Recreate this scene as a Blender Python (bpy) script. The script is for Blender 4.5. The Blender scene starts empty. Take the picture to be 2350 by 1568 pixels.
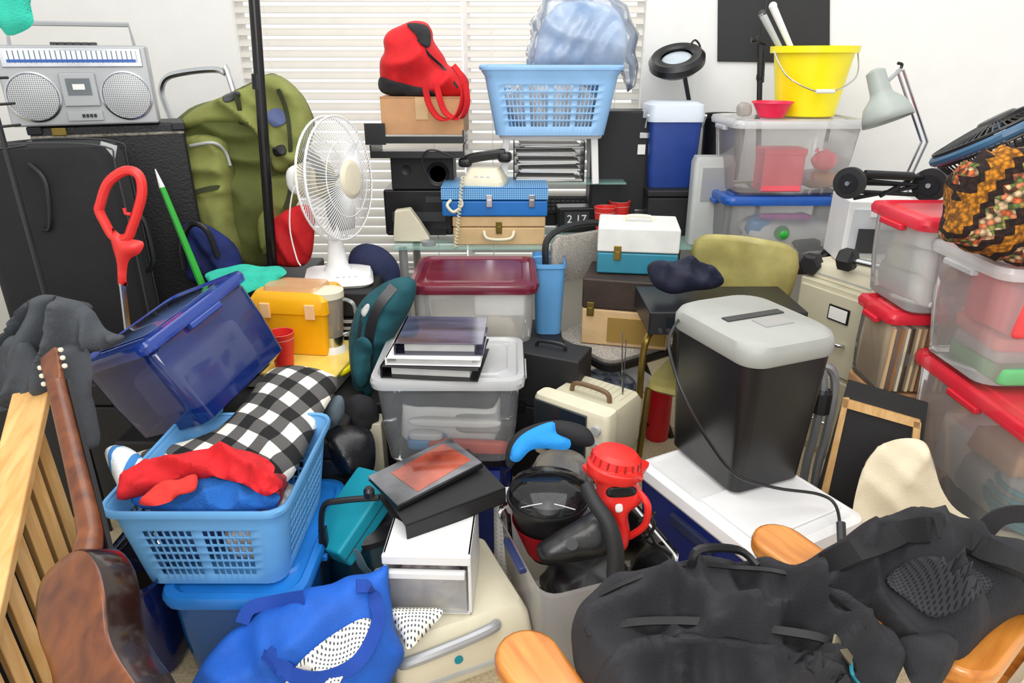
import bpy,bmesh,math,random,traceback
from mathutils import Vector as V, Matrix as M, Euler, noise, geometry
random.seed(3)
SC=bpy.context.scene; COL=SC.collection
PI=math.pi; F=2350*24/36.; TH=math.radians(22.5); ct,st=math.cos(TH),math.sin(TH)
CAM=V((0,0,1.6)); sin,cos,rad=math.sin,math.cos,math.radians
def ray(u,v):
    a=(u-1175)/F; b=(784-v)/F
    return V((a,ct+b*st,-st+b*ct))
def P(u,v,Y): d=ray(u,v); return CAM+d*(Y/d.y)
def Z(u,v,z): d=ray(u,v); return CAM+d*((z-1.6)/d.z)
def pp(s): return [tuple(map(float,a.split(','))) for a in s.split()]
def Yp(Y,nx=0,nz=0): return (V((0,Y,0)),V((nx,-1,nz)).normalized())
def Pl(u,v,Y,n): return (P(u,v,Y),V(n).normalized())
def Zl(u,v,z,n): return (Z(u,v,z),V(n).normalized())
def root(o):
    while o.parent: o=o.parent
    return o
def E(rx=0,ry=0,rz=0): return Euler((rad(rx),rad(ry),rad(rz))).to_matrix().to_4x4()
def AX(loc,d): return M.Translation(V(loc))@V(d).normalized().to_track_quat('Z','Y').to_matrix().to_4x4()
def TR(x,y,z): return M.Translation(V((x,y,z)))
ERR=[]
def do(f):
    try:f()
    except Exception: ERR.append(f.__name__+': '+traceback.format_exc()[-500:])
# ---------------- materials
def hx(s):
    s=s.lstrip('#'); r=[]
    for i in (0,2,4):
        c=int(s[i:i+2],16)/255; r.append(c/12.92 if c<=.04045 else ((c+.055)/1.055)**2.4)
    return tuple(r)
MC={}
def mat(n,c,r=.45,m=0,var=.1,sc=9,bump=0,bs=60,al=1,c2=None,st=(1,1,1),coat=0,col=None,tl=0,gl=None):
    if n in MC: return MC[n]
    a=bpy.data.materials.new(n); a.use_nodes=True; nt=a.node_tree; N=nt.nodes; K=nt.links
    b=N['Principled BSDF']; c=hx(c)
    b.inputs['Roughness'].default_value=r; b.inputs['Metallic'].default_value=m
    if coat: b.inputs['Coat Weight'].default_value=coat; b.inputs['Coat Roughness'].default_value=.08
    tc=N.new('ShaderNodeTexCoord'); mp=N.new('ShaderNodeMapping'); mp.inputs['Scale'].default_value=st
    K.new(tc.outputs['Object'],mp.inputs['Vector'])
    nz=N.new('ShaderNodeTexNoise'); nz.inputs['Scale'].default_value=sc; nz.inputs['Detail'].default_value=4
    K.new(mp.outputs[0],nz.inputs['Vector'])
    rp=N.new('ShaderNodeValToRGB'); rp.color_ramp.elements[0].position=.35; rp.color_ramp.elements[1].position=.65
    rp.color_ramp.elements[0].color=tuple(k*(1-var) for k in c)+(1,)
    rp.color_ramp.elements[1].color=(hx(c2) if c2 else tuple(min(1,k*(1+var*.4)) for k in c))+(1,)
    K.new(nz.outputs['Fac'],rp.inputs[0])
    out=rp.outputs[0]
    if col: out=col(N,K,tc,rp.outputs[0])
    K.new(out,b.inputs['Base Color'])
    if bump:
        n2=N.new('ShaderNodeTexNoise'); n2.inputs['Scale'].default_value=bs; n2.inputs['Detail'].default_value=3; K.new(tc.outputs['Object'],n2.inputs['Vector'])
        bp=N.new('ShaderNodeBump'); bp.inputs['Strength'].default_value=bump; bp.inputs['Distance'].default_value=.004
        K.new(n2.outputs['Fac'],bp.inputs['Height']); K.new(bp.outputs[0],b.inputs['Normal'])
    sh=b.outputs[0]
    if tl:
        t=N.new('ShaderNodeBsdfTranslucent'); K.new(out,t.inputs[0]); x=N.new('ShaderNodeMixShader'); x.inputs[0].default_value=tl
        K.new(sh,x.inputs[1]); K.new(t.outputs[0],x.inputs[2]); sh=x.outputs[0]
    if al<1:
        t=N.new('ShaderNodeBsdfTransparent'); x=N.new('ShaderNodeMixShader'); x.inputs[0].default_value=al
        K.new(t.outputs[0],x.inputs[1]); K.new(sh,x.inputs[2]); sh=x.outputs[0]
    if gl is not None:
        g=N.new('ShaderNodeBsdfGlossy'); g.inputs['Roughness'].default_value=gl; f=N.new('ShaderNodeFresnel'); f.inputs['IOR'].default_value=1.42
        x=N.new('ShaderNodeMixShader'); K.new(f.outputs[0],x.inputs[0]); K.new(sh,x.inputs[1]); K.new(g.outputs[0],x.inputs[2]); sh=x.outputs[0]
    K.new(sh,N['Material Output'].inputs[0])
    MC[n]=a; return a
def mth(N,K,op,a,b=None):
    m=N.new('ShaderNodeMath'); m.operation=op
    for i,x in enumerate((a,b)):
        if x is None: continue
        if isinstance(x,(int,float)): m.inputs[i].default_value=x
        else: K.new(x,m.inputs[i])
    return m.outputs[0]
def ramp(N,K,fac,stops,const=1):
    r=N.new('ShaderNodeValToRGB'); r.color_ramp.interpolation='CONSTANT' if const else 'LINEAR'
    e=r.color_ramp.elements
    e[0].position=stops[0][0]; e[0].color=hx(stops[0][1])+(1,)
    e[1].position=stops[1][0]; e[1].color=hx(stops[1][1])+(1,)
    for p,c in stops[2:]:
        x=e.new(p); x.color=hx(c)+(1,)
    K.new(fac,r.inputs[0]); return r.outputs[0]
def coords(N,K,tc,rot=(0,0,0)):
    m=N.new('ShaderNodeMapping'); m.inputs['Rotation'].default_value=[rad(k) for k in rot]; K.new(tc.outputs['Object'],m.inputs[0])
    s=N.new('ShaderNodeSeparateXYZ'); K.new(m.outputs[0],s.inputs[0]); return s.outputs
def c_gingham(N,K,tc,o):
    s=coords(N,K,tc,(0,0,28)); k=[mth(N,K,'GREATER_THAN',mth(N,K,'FRACT',mth(N,K,'MULTIPLY',s[i],11.5)),.5) for i in (0,1)]
    return ramp(N,K,mth(N,K,'MULTIPLY',mth(N,K,'ADD',k[0],k[1]),.5),[(0,'#e9e4d6'),(.3,'#565452'),(.8,'#141414')])
def c_stripe(sc,ax,stops,rot=(0,0,0)):
    def f(N,K,tc,o):
        s=coords(N,K,tc,rot); return ramp(N,K,mth(N,K,'FRACT',mth(N,K,'MULTIPLY',s[ax],sc)),stops)
    return f
def c_dots(sc,c1,c2,axs=(0,2),th=.3):
    def f(N,K,tc,o):
        s=coords(N,K,tc); t=[]
        for i in axs:
            a=mth(N,K,'SUBTRACT',mth(N,K,'FRACT',mth(N,K,'MULTIPLY',s[i],sc)),.5); t.append(mth(N,K,'MULTIPLY',a,a))
        return ramp(N,K,mth(N,K,'SQRT',mth(N,K,'ADD',t[0],t[1])),[(0,c2),(th,c1)])
    return f
def c_afghan(N,K,tc,o):
    s=coords(N,K,tc,(0,-34,0))
    zz=mth(N,K,'PINGPONG',mth(N,K,'MULTIPLY',s[2],30),.5)
    h=mth(N,K,'ADD',mth(N,K,'MULTIPLY',s[0],8.4),mth(N,K,'MULTIPLY',zz,.22))
    fr=mth(N,K,'FRACT',h)
    vo=N.new('ShaderNodeTexVoronoi'); vo.inputs['Scale'].default_value=74; K.new(tc.outputs['Object'],vo.inputs[0])
    sp=N.new('ShaderNodeSeparateColor'); K.new(vo.outputs['Color'],sp.inputs[0])
    cc=ramp(N,K,sp.outputs[0],[(0,'#6a7a3c'),(.18,'#e2703a'),(.38,'#ecc99a'),(.64,'#98924a'),(.74,'#e88a60'),(.92,'#6a3a24')])
    base=ramp(N,K,fr,[(0,'#d98a1c'),(.2,'#331a10'),(.34,'#331a10'),(.74,'#331a10'),(.88,'#d98a1c')])
    k=mth(N,K,'MULTIPLY',mth(N,K,'GREATER_THAN',fr,.36),mth(N,K,'LESS_THAN',fr,.7))
    mx=N.new('ShaderNodeMix'); mx.data_type='RGBA'; K.new(k,mx.inputs[0]); K.new(base,mx.inputs[6]); K.new(cc,mx.inputs[7])
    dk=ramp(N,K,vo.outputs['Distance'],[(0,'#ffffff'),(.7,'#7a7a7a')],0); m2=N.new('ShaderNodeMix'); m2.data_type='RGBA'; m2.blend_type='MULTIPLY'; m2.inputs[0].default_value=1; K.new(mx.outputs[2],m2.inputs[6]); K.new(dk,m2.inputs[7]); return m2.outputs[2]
def c_wood(c1,c2,st,sc=6):
    def f(N,K,tc,o):
        m=N.new('ShaderNodeMapping'); m.inputs['Scale'].default_value=st; K.new(tc.outputs['Object'],m.inputs[0])
        n=N.new('ShaderNodeTexNoise'); n.inputs['Scale'].default_value=sc; n.inputs['Detail'].default_value=6; n.inputs['Distortion'].default_value=.5; K.new(m.outputs[0],n.inputs[0])
        return ramp(N,K,n.outputs['Fac'],[(.3,c1),(.7,c2)],0)
    return f
BK=mat('black_plastic','#19191b',.35); BKM=mat('black_matte','#1b1b1d',.6,bump=.15,bs=300); BKF=mat('black_fabric','#252529',.85,bump=.7,bs=420,var=.2)
NAVYF=mat('navy_fabric','#1c2548',.85,bump=.4,bs=200,var=.3); WHP=mat('white_plastic','#e8e8e7',.4,var=.04); CREAM=mat('cream_plastic','#dcd5bc',.45,var=.06)
GRYP=mat('grey_plastic','#b5b8b6',.45,var=.06); CHR=mat('chrome','#c9ccd0',.2,1); DKM=mat('dark_metal','#2b2c30',.35,.6); BRS=mat('brass','#8f7a3c',.35,.8,var=.3)
REDP=mat('red_plastic','#e0312c',.4,var=.06); REDF=mat('red_fabric','#d3171f',.8,bump=.4,bs=240,var=.2); BLUEF=mat('blue_fabric','#1560c8',.7,bump=.5,bs=300,var=.2)
CLR=mat('clear_plastic','#f8fafa',.15,var=.03,al=.24,tl=.5,gl=.07); MLK=mat('milky_plastic','#fafbfb',.3,var=.03,al=.42,tl=.5,gl=.12); CLRL=mat('clear_lid','#f8fafa',.28,var=.03,al=.66,tl=.3,gl=.1)
BLUET=mat('blue_clear_plastic','#12307e',.13,var=.12,al=.76,tl=.35,gl=.06); DBLUET=mat('navy_clear_plastic','#0f1a50',.15,var=.1,al=.88,gl=.08); BLIDT=mat('blue_lid','#1f78cc',.3,var=.1); BTUB=mat('blue_tub','#1262ac',.2,var=.15,al=.78,gl=.08)
REDL=mat('red_lid','#d62438',.3,var=.08,al=.92); MAROON=mat('maroon_lid','#67142a',.2,var=.15,al=.94); LBLUE=mat('light_blue_plastic','#66a6dc',.4,var=.06); PBLUE=mat('pale_blue_plastic','#8ab6e0',.4,var=.06)
BLUL=mat('royal_lid','#1e55a8',.3); YEL=mat('yellow_plastic','#f7e60c',.35,var=.03); TYEL=mat('toolbox_yellow','#f0ac0c',.35,var=.08); TOWT=mat('teal_towel','#34bfa6',.95,bump=.9,bs=220,var=.12)
BEIGE=mat('beige_metal','#c8c2a8',.5,var=.05); PAPER=mat('paper','#efeee9',.7,var=.05); OLIVE=mat('olive_canvas','#5a612b',.85,bump=.45,bs=180,var=.2); OLIVE2=mat('olive_light','#828746',.85,bump=.45,bs=180,var=.15)
TEALF=mat('teal_fabric','#12525c',.85,bump=.45,bs=200,var=.3); GRYF=mat('grey_fabric','#45494e',.9,bump=.5,bs=260,var=.12); CARD=mat('cardboard','#c4956a',.8,var=.12); GLASS=mat('green_glass','#a8d6cc',.08,var=.05,al=.35)
PINE=mat('pine','#d9a866',.45,col=c_wood('#cf9c5a','#e6bd82',(14,14,1.2),4)); PINEX=mat('pine_rail','#d9a866',.45,col=c_wood('#cb9753','#e3b878',(14,1.6,6),3)); OAK=mat('oak','#c87f35',.3,coat=.4,col=c_wood('#b2681f','#d68d3c',(16,1.6,16),3)); MAHOG=mat('mahogany','#5a2a12',.35,coat=.2,col=c_wood('#4c210d','#7c431c',(7,7,1),3))
DKWOOD=mat('dark_wood','#3a1e14',.3,coat=.3,var=.3); TWEED=mat('tweed','#8f887e',.95,var=.3,sc=260,bump=.6,bs=400,c2='#beb7ac'); GOLDV=mat('khaki_paint','#a09658',.35,var=.15,c2='#b0a765')
CREAMF=mat('cream_fleece','#e4d8bc',.98,bump=.35,bs=200,var=.06); TEALP=mat('teal_plastic','#0c8c9e',.55,var=.08); SILV=mat('silver_plastic','#a6a8aa',.35,.3,var=.05); DGREY=mat('dark_grey','#36373a',.5)
TANL=mat('tan_leatherette','#cfae80',.6,bump=.3,bs=300,var=.12); BRNL=mat('brown_leatherette','#33251c',.55,bump=.4,bs=240,var=.3); BCASE=mat('blue_vinyl','#1a6cba',.4,var=.12); CHECKB=mat('blue_check','#4f93c8',.5,col=c_dots(95,'#4488c2','#9cc4e2',(0,1)))
GRILLE=mat('silver_grille','#8f9294',.4,.4,col=c_dots(150,'#b8babb','#4b4d50')); GOLDG=mat('gold_grille','#8a6b30',.7,col=c_dots(170,'#a8873f','#4a3816')); SCREEN=mat('screen','#20282c',.12,coat=.6)
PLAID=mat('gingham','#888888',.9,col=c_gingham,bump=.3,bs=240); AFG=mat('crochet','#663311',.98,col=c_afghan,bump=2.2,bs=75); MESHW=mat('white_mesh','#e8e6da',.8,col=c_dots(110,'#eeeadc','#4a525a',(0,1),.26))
STRIPT=mat('striped_towel','#eeeeee',.95,bump=.6,bs=200,col=c_stripe(16,0,[(0,'#e9eef0'),(.5,'#3f86c8'),(.75,'#dfe8ee')]))
HIVIS=mat('lime','#2fae38',.4); BINDP=mat('vinyl_painted_sheen','#2a2a3c',.12,var=.15,coat=.5,c2='#5c5c74',sc=2.5,st=(1,5,1)); BAGC=mat('clear_bag','#eaf2fc',.1,var=.03,al=.34,tl=.4,gl=.12,bump=.5,bs=30); PILB=mat('pale_blue_cloth','#86b0e0',.8,var=.2,c2='#bcd2ec')  # binder vinyl: purple reflection streaks painted into its colour
CYAN=mat('bright_blue_foam','#1d8fe0',.8,bump=.4,bs=220); BTOW=mat('blue_towel','#1f66b8',.95,bump=.9,bs=200,var=.2); PINK=mat('pink_plastic','#f0606a',.4); PINKC=mat('coral','#f5694f',.4)
# ---------------- mesh builder
def rr(w,d,r,z,n=4,cx=0,cy=0):
    r=max(1e-4,min(r,w/2-1e-4,d/2-1e-4)); o=[]
    for q,(sx,sy) in enumerate(((1,1),(-1,1),(-1,-1),(1,-1))):
        for i in range(n+1):
            a=PI/2*(q+i/n); o.append(V((cx+sx*(w/2-r)+r*cos(a),cy+sy*(d/2-r)+r*sin(a),z)))
    return o
def cr(p,k=5,closed=0):
    p=[V(x) for x in p]; n=len(p); o=[]
    for i in range(n if closed else n-1):
        if closed: a,b,c,d=p[i-1],p[i],p[(i+1)%n],p[(i+2)%n]
        else: a,b,c,d=p[max(i-1,0)],p[i],p[i+1],p[min(i+2,n-1)]
        for j in range(k):
            t=j/k; o.append(.5*((2*b)+(c-a)*t+(2*a-5*b+4*c-d)*t*t+(3*b-a-3*c+d)*t**3))
    if not closed: o.append(p[-1])
    return o
class B:
    def __init__(s): s.bm=bmesh.new()
    def add(s,vs,fs):
        v=[s.bm.verts.new(p) for p in vs]; s.last=v
        for f in fs:
            try: s.bm.faces.new([v[i] for i in f])
            except ValueError: pass
        return s
    def box(s,c,sz,rot=None,tp=(1,1)):
        x,y,z=sz[0]/2,sz[1]/2,sz[2]/2; vs=[V((a*x*(tp[0] if e<0 else 1),b*y*(tp[1] if e<0 else 1),e*z)) for e in (-1,1) for b in (-1,1) for a in (-1,1)]
        if rot is not None: vs=[rot@v for v in vs]
        return s.add([v+V(c) for v in vs],[(0,2,3,1),(4,5,7,6),(0,1,5,4),(2,6,7,3),(0,4,6,2),(1,3,7,5)])
    def loft(s,R,c0=1,c1=1,cl=1):
        n=len(R[0]); fs=[]
        for i in range(len(R)-1):
            for j in range(n if cl else n-1):
                k=(j+1)%n; fs.append((i*n+j,i*n+k,(i+1)*n+k,(i+1)*n+j))
        if c0: fs.append(tuple(range(n))[::-1])
        if c1: fs.append(tuple(range((len(R)-1)*n,len(R)*n)))
        return s.add([p for r in R for p in r],fs)
    def prof(s,L,c0=1,c1=1,m=None,n=4):
        R=[rr(w,d,r,z,n) for w,d,z,r in L]
        if m: R=[[m@p for p in r] for r in R]
        return s.loft(R,c0,c1)
    def lathe(s,L,n=28,m=None,c0=1,c1=1,sx=1):
        R=[[V((r*cos(2*PI*i/n)*sx,r*sin(2*PI*i/n),z)) for i in range(n)] for r,z in L]
        if m: R=[[m@p for p in r] for r in R]
        return s.loft(R,c0,c1)
    def tube(s,p,r,n=8,cl=0):
        p=[V(x) for x in p]; R=[]; N=len(p); u=None
        for i in range(N):
            t=(p[(i+1)%N]-p[i-1]) if cl else (p[min(i+1,N-1)]-p[max(i-1,0)])
            t.normalize()
            if u is None: u=t.orthogonal().normalized()
            u=(u-t*u.dot(t)).normalized(); w=t.cross(u); q=r[i] if isinstance(r,(list,tuple)) else r
            R.append([p[i]+(u*cos(2*PI*j/n)+w*sin(2*PI*j/n))*q for j in range(n)])
        if cl: R.append(R[0]); return s.loft(R,0,0)
        return s.loft(R)
    def ribbon(s,p,wd,w,t):
        p=[V(x) for x in p]; wd=V(wd).normalized(); R=[]
        for i in range(len(p)):
            g=(p[min(i+1,len(p)-1)]-p[max(i-1,0)]).normalized(); a=(wd-g*wd.dot(g)).normalized(); nn=g.cross(a)
            R.append([p[i]+a*w/2+nn*t/2,p[i]-a*w/2+nn*t/2,p[i]-a*w/2-nn*t/2,p[i]+a*w/2-nn*t/2])
        return s.loft(R)
    def blob(s,c,sz,e=.55,wr=0,wf=10,n=22,m=None,seed=0):
        R=[]; g=lambda x,k:math.copysign(abs(x)**k,x)
        for i in range(n//2+1):
            a=-PI/2+PI*i/(n//2); r=[]
            for j in range(n):
                b=2*PI*j/n; q=V((g(cos(a),e)*g(cos(b),e)*sz[0]/2,g(cos(a),e)*g(sin(b),e)*sz[1]/2,g(sin(a),e)*sz[2]/2))
                if wr: q=q*(1+wr*(noise.noise(q*wf+V((seed,0,seed)))+.5*noise.noise(q*wf*2.3)))
                r.append((m@q if m else q)+V(c))
            R.append(r)
        s.loft(R); bmesh.ops.remove_doubles(s.bm,verts=s.bm.verts,dist=1e-5); return s
    def slab(s,px,pl,t,smooth=0,front=0):
        pt,n=pl; q=[]
        for u,v in px:
            d=ray(u,v); q.append(CAM+d*((pt-CAM).dot(n)/d.dot(n)))
        if smooth: q=cr(q,4,1)
        return s.loft([[p+n*front for p in q],[p-n*t for p in q]])
    def build(s,name,m,par=None,w=0,bev=0,sub=0,sol=0,sm=35,kind=None,lab=None,tm=None):
        if tm: s.bm.transform(tm)
        if w and par: s.bm.transform(root(par).matrix_basis.inverted())
        bmesh.ops.recalc_face_normals(s.bm,faces=s.bm.faces)
        me=bpy.data.meshes.new(name); s.bm.to_mesh(me); s.bm.free(); me.materials.append(m)
        me.polygons.foreach_set('use_smooth',[True]*len(me.polygons))
        if not sub: me.set_sharp_from_angle(angle=rad(sm))
        o=bpy.data.objects.new(name,me); COL.objects.link(o)
        if par: o.parent=par
        if sol: x=o.modifiers.new('s','SOLIDIFY'); x.thickness=sol; x.offset=0
        if bev: x=o.modifiers.new('b','BEVEL'); x.width=bev; x.segments=2; x.limit_method='ANGLE'; x.harden_normals=True
        if kind: o['kind']=kind
        if lab: o['label']=lab
        return o
    def solo(s,name,m,label,cat,loc=None,rz=0,group=None,mx=None,**k):
        if mx is None:
            if loc is None:
                vs=[v.co for v in s.bm.verts]; a=[min(v[i] for v in vs) for i in (0,1,2)]; b=[max(v[i] for v in vs) for i in (0,1,2)]
                c=V(((a[0]+b[0])/2,(a[1]+b[1])/2,a[2])); s.bm.transform(M.Translation(-c)); mx=M.Translation(c)
            else: mx=M.Translation(V(loc))@M.Rotation(rad(rz),4,'Z')
        o=s.build(name,m,**k); o.matrix_basis=mx; o['label']=label; o['category']=cat
        if group: o['group']=group
        return o
def T(name,label,cat,loc=(0,0,0),rz=0,group=None,m=None):
    o=bpy.data.objects.new(name,None); COL.objects.link(o); o.empty_display_size=.05
    o.matrix_basis=m if m else M.Translation(V(loc))@M.Rotation(rad(rz),4,'Z')
    o['label']=label; o['category']=cat
    if group:o['group']=group
    return o
def tri(q,res,smooth):
    if smooth: q=[(a.x,a.y) for a in cr([V((x,y,0)) for x,y in q],4,1)]
    nb=len(q); sg=[(q[i],q[(i+1)%nb]) for i in range(nb)]
    def dist(x,y):
        m=1e9
        for (a,b),(c,d) in sg:
            ex,ey=c-a,d-b; L=ex*ex+ey*ey; t=0 if L==0 else max(0,min(1,((x-a)*ex+(y-b)*ey)/L)); dx,dy=x-a-t*ex,y-b-t*ey; k=dx*dx+dy*dy
            if k<m:m=k
        return math.sqrt(m)
    def ins(x,y):
        r=False
        for (a,b),(c,d) in sg:
            if (b>y)!=(d>y) and x<(c-a)*(y-b)/(d-b)+a: r=not r
        return r
    xs=[p[0] for p in q]; ys=[p[1] for p in q]; pts=list(q); x=min(xs)
    while x<max(xs):
        y=min(ys)
        while y<max(ys):
            a,b=x+random.uniform(-.2,.2)*res,y+random.uniform(-.2,.2)*res
            if ins(a,b) and dist(a,b)>res*.5: pts.append((a,b))
            y+=res
        x+=res
    r=geometry.delaunay_2d_cdt([V(p) for p in pts],[(i,(i+1)%nb) for i in range(nb)],[],1,1e-7)
    return [(p.x,p.y) for p in r[0]],[tuple(f) for f in r[2]],dist,ins
def inf(b,px,pl,tf,tb,res=.013,wr=.004,wf=14,D=None,smooth=1,seed=0,fd=None,smi=2):
    # fd: list of (angle in degrees, folds per metre, depth) long cloth folds
    pt,n=pl; e1=V((0,0,1)).cross(n); e1=V((1,0,0)) if e1.length<.05 else e1.normalized(); e2=n.cross(e1)
    def to2(u,v,off=0):
        d=ray(u,v); o=pt+n*off; w=CAM+d*((o-CAM).dot(n)/d.dot(n))-pt; return (w.dot(e1),w.dot(e2))
    q,fs,dist,ins=tri([to2(u,v) for u,v in px],res,smooth)
    ds=[dist(x,y) for x,y in q]; DD=min(D or 9,max(ds))
    def h(x,y,d,sg):
        s=min(d/DD,1); p=math.sqrt(max(0,1-(1-s)**2)); k=V((x,y,seed+sg))
        w=noise.noise(k*wf)*.7+noise.noise(k*wf*2.2)*.4+(.35-abs(noise.noise(V((x*wf*.45+y*wf*.5,y*wf*1.3-x*wf*.6,seed+3+sg)))))*1.6
        r=wr*w
        if fd:
            for a,f,am in fd:
                t=x*cos(rad(a))+y*sin(rad(a)); al=-x*sin(rad(a))+y*cos(rad(a))
                g=noise.noise(V((t*3.2,al*2.2,a+seed))); m=.45+1.1*noise.noise(V((t*f*.55,al*f*.22,a*1.7+seed+5)))
                v=abs(sin(PI*f*t+4.5*g)); r+=am*1.5*max(0,m)*(.75-v**.75*1.2)
        return (tf if sg==0 else tb)*p+r*min(1,d/(DD*.3))
    vs=[];fi=[];bi=[]; inn=[]
    for (x,y),d in zip(q,ds):
        c=pt+e1*x+e2*y
        if d<1e-5: vs.append(c); fi.append(len(vs)-1); bi.append(len(vs)-1)
        else:
            vs.append(c+n*h(x,y,d,0)); fi.append(len(vs)-1); vs.append(c-n*h(x,y,d,1)); bi.append(len(vs)-1); inn+=[len(vs)-2,len(vs)-1]
    b.add(vs,[tuple(fi[i] for i in f) for f in fs]+[tuple(bi[i] for i in f)[::-1] for f in fs])
    for _ in range(smi): bmesh.ops.smooth_vert(b.bm,verts=[b.last[i] for i in inn],factor=.5,use_axis_x=True,use_axis_y=True,use_axis_z=True)
    def S(u,v,off=0):
        k=0
        for _ in range(6):
            x,y=to2(u,v,k); d=dist(x,y) if ins(x,y) else 0; k=.5*k+.5*h(x,y,d,0)
        return pt+e1*x+e2*y+n*(h(x,y,d,0)+off)
    S.n=n; return S
def skin(b,px,S,off=.004,res=14,smooth=1):
    q,fs,_,_=tri(px,res,smooth); b.add([S(u,v,off) for u,v in q],fs); return b
def bag(name,label,cat,m,px,pl,tf,tb,group=None,sm=80,**k):
    b=B(); S=inf(b,pp(px),pl,tf,tb,**k); o=b.solo(name,m,label,cat,group=group,sm=sm); return o,S
def part_inf(par,name,m,px,pl,tf,tb,sm=80,**k): b=B(); S=inf(b,pp(px),pl,tf,tb,**k); b.build(name,m,par,w=1,sm=sm); return S
def part_skin(par,name,m,px,S,off=.006,t=.004,res=10,lab=None): b=B(); skin(b,pp(px),S,off,res); return b.build(name,m,par,w=1,sol=t,sm=80,lab=lab)
def strap(par,name,m,px,S,off,w,t=.004,wd=None):
    b=B(); p=cr([S(u,v,off) for u,v in pp(px)],4); g=(p[-1]-p[0]).normalized(); b.ribbon(p,wd or S.n.cross(g),w,t); return b.build(name,m,par,w=1)
def bagT(name,label,cat,part,m,px,pl,tf,tb,**k):
    pts=pp(px); u,v=max(pts,key=lambda q:q[1]); pt,n=pl; d=ray(u,v); c=CAM+d*((pt-CAM).dot(n)/d.dot(n))
    t=T(name,label,cat,c); b=B(); S=inf(b,pts,pl,tf,tb,**k); b.build(part,m,t,w=1,sm=80); return t,S
def lump(name,label,cat,m,loc,sz,rz=0,e=.6,wr=.18,wf=14,seed=1,group=None,mx=None):
    b=B().blob((0,0,sz[2]/2),sz,e,wr,wf,26,seed=seed); return b.solo(name,m,label,cat,loc,rz,group,mx,sm=80)
def tub(label,loc,rz,w,d,h,bm,lm=None,tp=.86,r=.05,name='storage_tub',cat='storage tub',m=None,hm=None,group=None):
    t=T(name,label,cat,loc,rz,group,m)
    a=lambda k:tp+(1-tp)*k
    B().prof([(w*tp-.03,d*tp-.03,0,r),(w*tp,d*tp,.012,r),(w*a(.45),d*a(.45),h*.45,r),(w*a(.86)-.012,d*a(.86)-.012,h*.86,r),(w-.02,d-.02,h*.88,r),(w-.012,d-.012,h-.02,r),(w,d,h-.018,r),(w,d,h-.004,r)],1,0).build('body',bm,t)
    for s in (-1,1): B().box((s*(w/2+.004),0,h-.035),(.024,min(.14,d*.4),.02)).build('handle',hm or lm or bm,t,bev=.005)
    if lm:
        B().prof([(w+.012,d+.012,h-.026,r),(w+.018,d+.018,h-.006,r),(w+.008,d+.008,h+.008,r),(w-.028,d-.028,h+.012,r),(w-.045,d-.045,h+.002,r),(w*.8,d*.72,h+.003,r),(w*.8-.012,d*.72-.012,h+.009,r)],0,1).build('lid',lm,t)
    return t
def tubpx(label,u0,u1,v0,Y,z0,z1,d,bm,lm,tp=.88,r=.05,**k):
    a,c=P(u0,v0,Y).x,P(u1,v0,Y).x; return tub(label,((a+c)/2,Y+d/2,z0),0,c-a,d,z1-z0,bm,lm,tp,r,**k)
def case(name,label,cat,loc,rz,w,d,h,mb,ml,sp,ltm,hm,lat=(-.3,.3),hand='front',bev=.008):
    t=T(name,label,cat,loc,rz)
    B().box((0,0,h*sp/2),(w,d,h*sp)).build('base',mb,t,bev=bev); B().box((0,0,h*(1+sp)/2+.001),(w+.003,d+.003,h*(1-sp)-.002)).build('lid',ml,t,bev=bev)
    for x in lat:
        l=B().box((x*w,-d/2-.004,h*sp),(.03,.008,.06)).build('latch',ltm,t,bev=.002); B().box((x*w,-d/2-.01,h*sp-.008),(.018,.006,.03)).build('clasp',ltm,l,bev=.001)
    if hand=='front': B().tube(cr([(-.075,-d/2-.004,h*.5),(-.06,-d/2-.03,h*.3),(0,-d/2-.034,h*.25),(.06,-d/2-.03,h*.3),(.075,-d/2-.004,h*.5)],5),.008).build('handle',hm,t)
    if hand=='top': B().tube(cr([(-.06,0,h-.002),(-.045,0,h+.022),(.045,0,h+.022),(.06,0,h-.002)],5),.007).build('handle',hm,t)
    return t
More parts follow.
